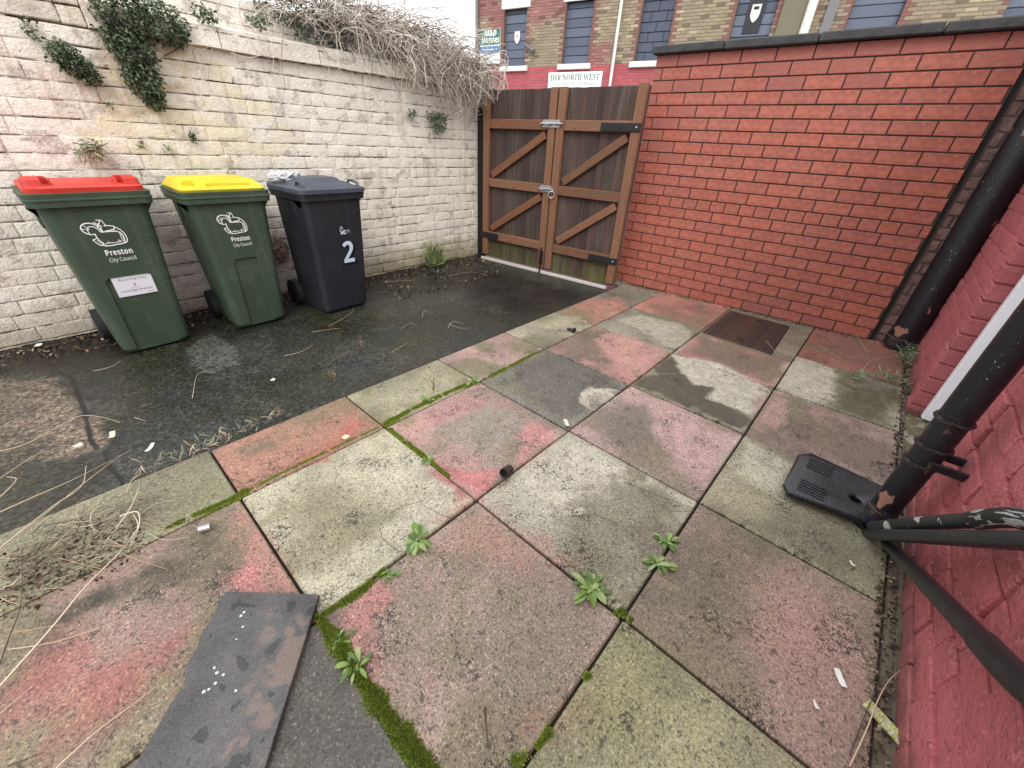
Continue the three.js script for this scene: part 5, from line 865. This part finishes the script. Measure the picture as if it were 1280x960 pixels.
{ // short cut piece of pipe with a plant root stuck in it
  const q = G(633, 594), t = thing('pipe_offcut', 'short black pipe offcut with dry roots on the pink slab', 'pipe piece', [q.x, 0.003, q.z], 0.3);
  const g = new THREE.CylinderGeometry(0.021, 0.02, 0.062, 18, 3, true); const h = new THREE.CylinderGeometry(0.0175, 0.0165, 0.062, 18, 1, true); const b = new THREE.RingGeometry(0.0175, 0.021, 18); b.rotateX(-Math.PI / 2); b.translate(0, 0.031, 0);
  const pm = std({ color: col(52, 48, 46), roughness: 0.6, side: THREE.DoubleSide, bumpMap: grainTex, bumpScale: 0.002 });
  const m = mesh('pipe', mergeGeometries([g, h, b].map(k => k.index ? k.toNonIndexed() : k)), pm, t); m.position.y = 0.022; m.rotation.set(1.15, 0.75, 0);
  const rm = std({ color: col(120, 100, 80), roughness: 0.9 }); for (let i = 0; i < 5; i++) { mesh('root', tube([V(0.01, 0.012, 0.02), V(rr(-0.02, 0.03), 0.012, rr(0.03, 0.07)), V(rr(-0.05, 0.04), 0.004, rr(0.06, 0.12))], 0.0018, 8, 4, 0.4), rm, t); }
}
{
  const q = G(258, 663), g = new THREE.CylinderGeometry(0.013, 0.013, 0.034, 16); g.rotateZ(Math.PI / 2); g.rotateY(1.15); g.translate(q.x, 0.014, q.z); one('metal_cap', g, std({ color: col(168, 168, 166), metalness: 0.6, roughness: 0.4 }), 'small silver metal ferrule on the corner of the pink slab', 'cap');
  const p = G(713, 414), b = new THREE.CapsuleGeometry(0.012, 0.035, 4, 8); b.rotateZ(Math.PI / 2); b.rotateY(0.2); b.translate(p.x, 0.013, p.z); const c = new THREE.CylinderGeometry(0.02, 0.02, 0.014, 10); c.rotateZ(Math.PI / 2); c.translate(p.x + 0.03, 0.018, p.z); one('black_bolt', mergeGeometries([b, c].map(k => k.toNonIndexed())), std({ color: col(30, 30, 32), roughness: 0.5 }), 'small black bolt on the grey edge slab', 'bolt');
}
const scrapG = (w, l, bend) => { const g = new THREE.PlaneGeometry(w, l, 3, 5); g.rotateX(-Math.PI / 2); const p = g.attributes.position; for (let i = 0; i < p.count; i++) { const x = p.getX(i), z = p.getZ(i); p.setY(i, bend * (z / l) * (z / l) * 4 + rr(-0.001, 0.001)); p.setX(i, x + rr(-0.15, 0.15) * w * 0.5); } g.computeVertexNormals(); return g; };
const scrap = (u, v, w, l, turn, c, label, name = 'paper_scrap', cat = 'scrap') => { const q = G(u, v); const m = one(name, scrapG(w, l, 0.004), std({ color: col(...c), roughness: 0.8, side: THREE.DoubleSide }), label, cat); m.position.set(q.x, 0.006, q.z); m.rotation.y = turn; };
scrap(1049, 849, 0.016, 0.046, 0.5, [226, 226, 222], 'white paper strip on the brown pink slab by the house wall');
scrap(1018, 882, 0.008, 0.022, 0.6, [220, 214, 208], 'tiny pale flake near the white paper strip');
scrap(708, 530, 0.02, 0.06, 0.9, [206, 200, 178], 'pale curled leaf at the corner of the grey wet slab', 'dead_leaf', 'leaf');
scrap(141, 545, 0.02, 0.055, 1.4, [214, 204, 166], 'cream scrap among the twigs on the yard corner');
scrap(188, 561, 0.016, 0.06, 1.0, [212, 210, 196], 'white leaf sliver beside the yard edge weeds', 'dead_leaf', 'leaf');
scrap(341, 476, 0.02, 0.024, 0.3, [230, 230, 226], 'small white flake on the dark concrete below the yellow lidded bin');
scrap(98, 558, 0.03, 0.03, 0.3, [190, 184, 168], 'pale scrap on the brown concrete patch');
scrap(48, 433, 0.03, 0.045, 1.2, [222, 220, 216], 'white paper scrap by the wheel of the red lidded bin');
scrap(1158, 908, 0.02, 0.06, 0.4, [224, 222, 210], 'white flake beside the lichen covered lath');
scrap(432, 548, 0.03, 0.03, 0.4, [206, 186, 160], 'tan flake on the edge of the cream slab');
scrap(1064, 706, 0.009, 0.022, 0.7, [222, 218, 206], 'white flake on the olive slab by the gully');
{ const a = G(1080, 880), b = G(1130, 935), d = b.clone().sub(a), L = d.length(); const g = chamfer(L, 0.012, 0.028, 0.002); const m = one('lath', g, std({ map: tex(256, 32, (u, v) => { const n = fbm(u * 30, v * 6, 4); return srgb(...(n > 0.5 ? [176, 178, 96] : [196, 192, 170]).map(k => k * (0.7 + 0.5 * vn(u * 80, v * 12)))); }), roughness: 0.9 }), 'short wooden lath covered in yellow lichen at the foot of the house wall', 'wood'); uvFrom(g, (x, y, z) => [x / L + 0.5, z / 0.03 + 0.5]); m.position.set((a.x + b.x) / 2, 0.012, (a.z + b.z) / 2); m.rotation.y = -Math.atan2(d.z, d.x); }
const twigMats = [[186, 168, 140], [158, 138, 112], [104, 84, 70], [74, 61, 52], [200, 188, 166]].map(c => std({ color: col(...c), roughness: 0.85 }));
function twig(pts, r, mi, label, group, name = 'dead_twig') { // pts: [u, v, height]
  r *= 0.8;
  const g = tube(pts.map(([u, v, y = 0.01]) => G(u, v, y)), r, 24, 5, 0.4); one(name, g, twigMats[mi], label, 'stem', group);
}
const TL = (m, r) => `${r > 0.0024 ? 'long' : 'thin'} ${['straw coloured', 'tan', 'brown', 'dark brown', 'pale cream'][m]} dead twig in the heap at the patio corner`, TG = 'dead stems heaped at the patio corner';
[
  [[[-20, 880, 0.02], [60, 790, 0.03], [110, 730, 0.04], [150, 690, 0.04], [172, 660, 0.03], [165, 640, 0.01]], 0.0042, 4], [[[0, 690, 0.03], [60, 640, 0.04], [110, 600, 0.05], [150, 570, 0.03], [165, 562, 0.01]], 0.003, 0],
  [[[0, 685, 0.04], [70, 630, 0.05], [100, 610, 0.04], [108, 582, 0.03]], 0.003, 4], [[[0, 640, 0.03], [40, 622, 0.05], [90, 600, 0.06], [140, 575, 0.03]], 0.0026, 0], [[[35, 608, 0.05], [70, 592, 0.06], [130, 575, 0.04]], 0.003, 3],
  [[[145, 660, 0.03], [160, 640, 0.05], [175, 606, 0.03]], 0.0028, 4], [[[150, 645, 0.04], [172, 640, 0.06], [174, 656, 0.04], [160, 690, 0.01]], 0.0032, 4], [[[158, 616, 0.01], [165, 600, 0.03], [175, 592, 0.04], [174, 585, 0.05]], 0.0025, 0],
  [[[98, 632, 0.01], [96, 644, 0.03], [104, 656, 0.02]], 0.0022, 0], [[[125, 632, 0.02], [114, 642, 0.04], [114, 655, 0.03], [120, 668, 0.01]], 0.0022, 4], [[[20, 700, 0.01], [70, 676, 0.03], [110, 662, 0.03], [150, 655, 0.02]], 0.0025, 3],
  [[[0, 720, 0.02], [60, 690, 0.03], [120, 676, 0.03], [190, 640, 0.01]], 0.0024, 2], [[[40, 710, 0.02], [90, 672, 0.03], [104, 640, 0.02], [106, 630, 0.03]], 0.0022, 3], [[[0, 740, 0.01], [50, 722, 0.02], [100, 690, 0.03], [150, 676, 0.01]], 0.0026, 2],
  [[[-10, 630, 0.05], [12, 610, 0.06], [20, 598, 0.05], [8, 596, 0.05]], 0.0035, 0], [[[-10, 566, 0.02], [30, 556, 0.02], [75, 532, 0.03], [100, 520, 0.04], [125, 521, 0.03], [150, 528, 0.02]], 0.0028, 0], [[[0, 598, 0.02], [34, 575, 0.03], [54, 563, 0.03]], 0.0022, 0],
  [[[0, 545, 0.01], [28, 548, 0.02], [32, 556, 0.01]], 0.0025, 3], [[[20, 790, 0.015], [70, 782, 0.03], [90, 780, 0.01]], 0.0022, 1], [[[10, 812, 0.01], [70, 802, 0.02], [140, 779, 0.02]], 0.0022, 0], [[[0, 830, 0.01], [10, 800, 0.02], [25, 760, 0.03], [28, 690, 0.03]], 0.002, 3],
  [[[70, 960, 0.01], [120, 915, 0.02], [160, 885, 0.015], [195, 858, 0.01]], 0.0022, 4], [[[110, 960, 0.008], [135, 915, 0.01], [165, 880, 0.01], [188, 858, 0.006]], 0.0014, 2], [[[0, 892, 0.008], [40, 858, 0.01]], 0.0016, 4], [[[60, 894, 0.006], [98, 866, 0.008]], 0.0014, 0], [[[10, 958, 0.01], [55, 940, 0.015]], 0.0022, 3], [[[216, 866, 0.006], [238, 842, 0.008]], 0.0014, 1],
].forEach(([p, r, m]) => twig(p, r, m, TL(m, r), TG));
for (let i = 0; i < 120; i++) { const tm = pick([0, 1, 2, 3, 3, 2, 4, 1]), u = rr(-10, 190), v = 740 - u * 0.42 + rr(-60, 20), a = rr(-0.9, 0.4), L = rr(18, 60); twig([[u, v, rr(0.005, 0.03)], [u + L * 0.5 * Math.cos(a) + rr(-6, 6), v + L * 0.5 * Math.sin(a) + rr(-6, 6), rr(0.01, 0.06)], [u + L * Math.cos(a), v + L * Math.sin(a), rr(0.004, 0.03)]], rr(0.0011, 0.0024), tm, TL(tm, 0), TG); }
const YT = 'short dry straw on the dark wet concrete', YG = 'straws scattered on the dark concrete';
[[[240, 498], [250, 466], [262, 464]], [[116, 464], [140, 458], [152, 450]], [[355, 445], [375, 440], [392, 431]], [[410, 408], [425, 400], [440, 390], [442, 384]], [[490, 440], [510, 428]], [[500, 412], [514, 404], [522, 408]], [[528, 396], [530, 388], [536, 392]], [[560, 404], [575, 410], [590, 410]], [[390, 415], [425, 410]], [[560, 410], [566, 402], [578, 404]], [[420, 448], [440, 438]], [[560, 345], [590, 340], [610, 345]], [[480, 352], [520, 350]], [[176, 508], [190, 504]], [[168, 522], [182, 526]]].forEach(p => twig(p.map(q => [...q, 0.0]), 0.0016, pick([0, 1, 4]), YT, YG, 'straw'));
twig([[500, 690, 0.02], [478, 672, 0.03], [476, 655, 0.04], [500, 634, 0.04], [530, 625, 0.03], [552, 598, 0.02]], 0.0016, 3, 'looping dark wiry stem on the cream slab by a rosette weed');
twig([[552, 598, 0.02], [585, 615, 0.03], [594, 636, 0.03], [575, 650, 0.03], [545, 640, 0.02], [524, 626, 0.02], [516, 600, 0.02]], 0.0015, 3, 'curled dark wiry stem end by the corner of the pink slab');
twig([[570, 785, 0.01], [569, 800, 0.02], [580, 840, 0.02], [592, 870, 0.02], [604, 890, 0.01]], 0.0012, 3, 'fine dark stem on the brown pink slab'); twig([[606, 884, 0.004], [607, 900, 0.012], [609, 920, 0.008], [611, 936, 0.004]], 0.0035, 3, 'dark rootlet at the end of a fine stem on the brown pink slab');
twig([[780, 602, 0.006], [830, 622, 0.015], [868, 636, 0.006]], 0.0018, 3, 'straight thin stick across the joint of the olive slab'); twig([[800, 612, 0.006], [830, 636, 0.02], [870, 640, 0.02], [904, 647, 0.006]], 0.0018, 2, 'bent thin stick beside the straight one on the olive slab');
twig([[714, 645, 0.004], [745, 644, 0.012], [780, 660, 0.02], [800, 686, 0.015], [812, 704, 0.006]], 0.0014, 3, 'arched dark stem reaching into the weeds on the olive slab');
twig([[1096, 577, 0.006], [1118, 583, 0.008]], 0.004, 3, 'short brown stick on the pink slab by the downpipe', undefined, 'stick');
twig([[1070, 418, 0.02], [1078, 430, 0.03], [1088, 448, 0.01]], 0.0022, 0, 'pale bent straw near the foot of the soil pipe'); twig([[1024, 432, 0.006], [1056, 452, 0.012]], 0.0018, 0, 'pale straight straw on the red corner slab'); twig([[1076, 464, 0.01], [1090, 450, 0.05], [1108, 446, 0.06], [1124, 452, 0.02]], 0.0018, 0, 'arched pale straw over the red corner slab'); twig([[958, 426, 0.008], [970, 442, 0.012], [974, 454, 0.006]], 0.0018, 0, 'pale straw on the inspection cover corner');
twig([[784, 470, 0.004], [820, 468, 0.01], [856, 467, 0.004]], 0.0016, 0, 'pale straw across the wet olive slab');
twig([[1062, 958, 0.01], [1080, 920, 0.03], [1100, 870, 0.04], [1112, 850, 0.03], [1128, 836, 0.01]], 0.0028, 0, 'pale stem standing against the foot of the house wall'); twig([[1062, 944, 0.008], [1082, 892, 0.02], [1098, 858, 0.03], [1120, 832, 0.02]], 0.002, 3, 'dark stem crossing the pale one at the foot of the house wall');
twig([[352, 936, 0.006], [376, 912, 0.012], [388, 880, 0.006]], 0.0012, 3, 'fine black hair like stem on the dark grey slab');
{ // crumbs of soil, leaf litter and grit along the wall feet
  const mats = [[70, 58, 48], [104, 88, 70], [46, 40, 36], [150, 138, 118]].map(c => std({ color: col(...c), roughness: 1 }));
  const bit = new THREE.IcosahedronGeometry(1, 0);
  const strew = (name, label, n, f) => { const t = new THREE.Group(); t.name = name; t.userData = { kind: 'stuff', label, category: 'litter' }; scene.add(t); const L = mats.map(() => []); for (let i = 0; i < n; i++) L[Math.floor(rnd() * 4 * (rnd() < 0.6 ? 0.8 : 1)) % 4].push(f()); const o = new THREE.Object3D(); L.forEach((l, j) => { const im = new THREE.InstancedMesh(bit, mats[j], l.length); im.name = 'crumbs'; im.userData.kind = 'stuff'; im.castShadow = im.receiveShadow = true; l.forEach(([x, y, z, s], i) => { o.position.set(x, y, z); o.rotation.set(rr(0, 6), rr(0, 6), rr(0, 6)); o.scale.set(s * rr(0.6, 1.6), s * rr(0.25, 0.6), s * rr(0.6, 1.6)); o.updateMatrix(); im.setMatrixAt(i, o.matrix); }); t.add(im); }); };
  strew('soil_litter', 'dark soil and leaf litter along the foot of the white wall', 3400, () => { const z = rr(-3.35, 1.2), x = WX + 0.01 + Math.pow(rnd(), 2.2) * (z < -1.7 ? 0.75 : 0.3); return [x, -0.008, z, Math.pow(rnd(), 2) * 0.010 + 0.002]; });
  strew('joint_grit', 'grit and dead leaf crumbs along the foot of the house wall', 1500, () => [1.262 + rr(-0.02, 0.035), 0.003, rr(-3.9, -0.2), Math.pow(rnd(), 2) * 0.007 + 0.0015]);
  strew('twig_litter', 'dark leaf litter in the twig heap', 900, () => { const u = rr(-10, 180), v = 735 - u * 0.42 + (rnd() + rnd() - 1) * 45, q = G(u, v); return [q.x, 0.002, q.z, Math.pow(rnd(), 2) * 0.006 + 0.001]; });
  strew('red_wall_grit', 'grit in the angle between paving and red brick wall', 700, () => { const s = rr(-0.2, 2.25); return [-1.185 + s * 0.996, 0.003, -3.822 - s * 0.0896 + 0.012 + Math.pow(rnd(), 2) * 0.06, Math.pow(rnd(), 2) * 0.006 + 0.0015]; });
}
renderer.render(scene, camera);
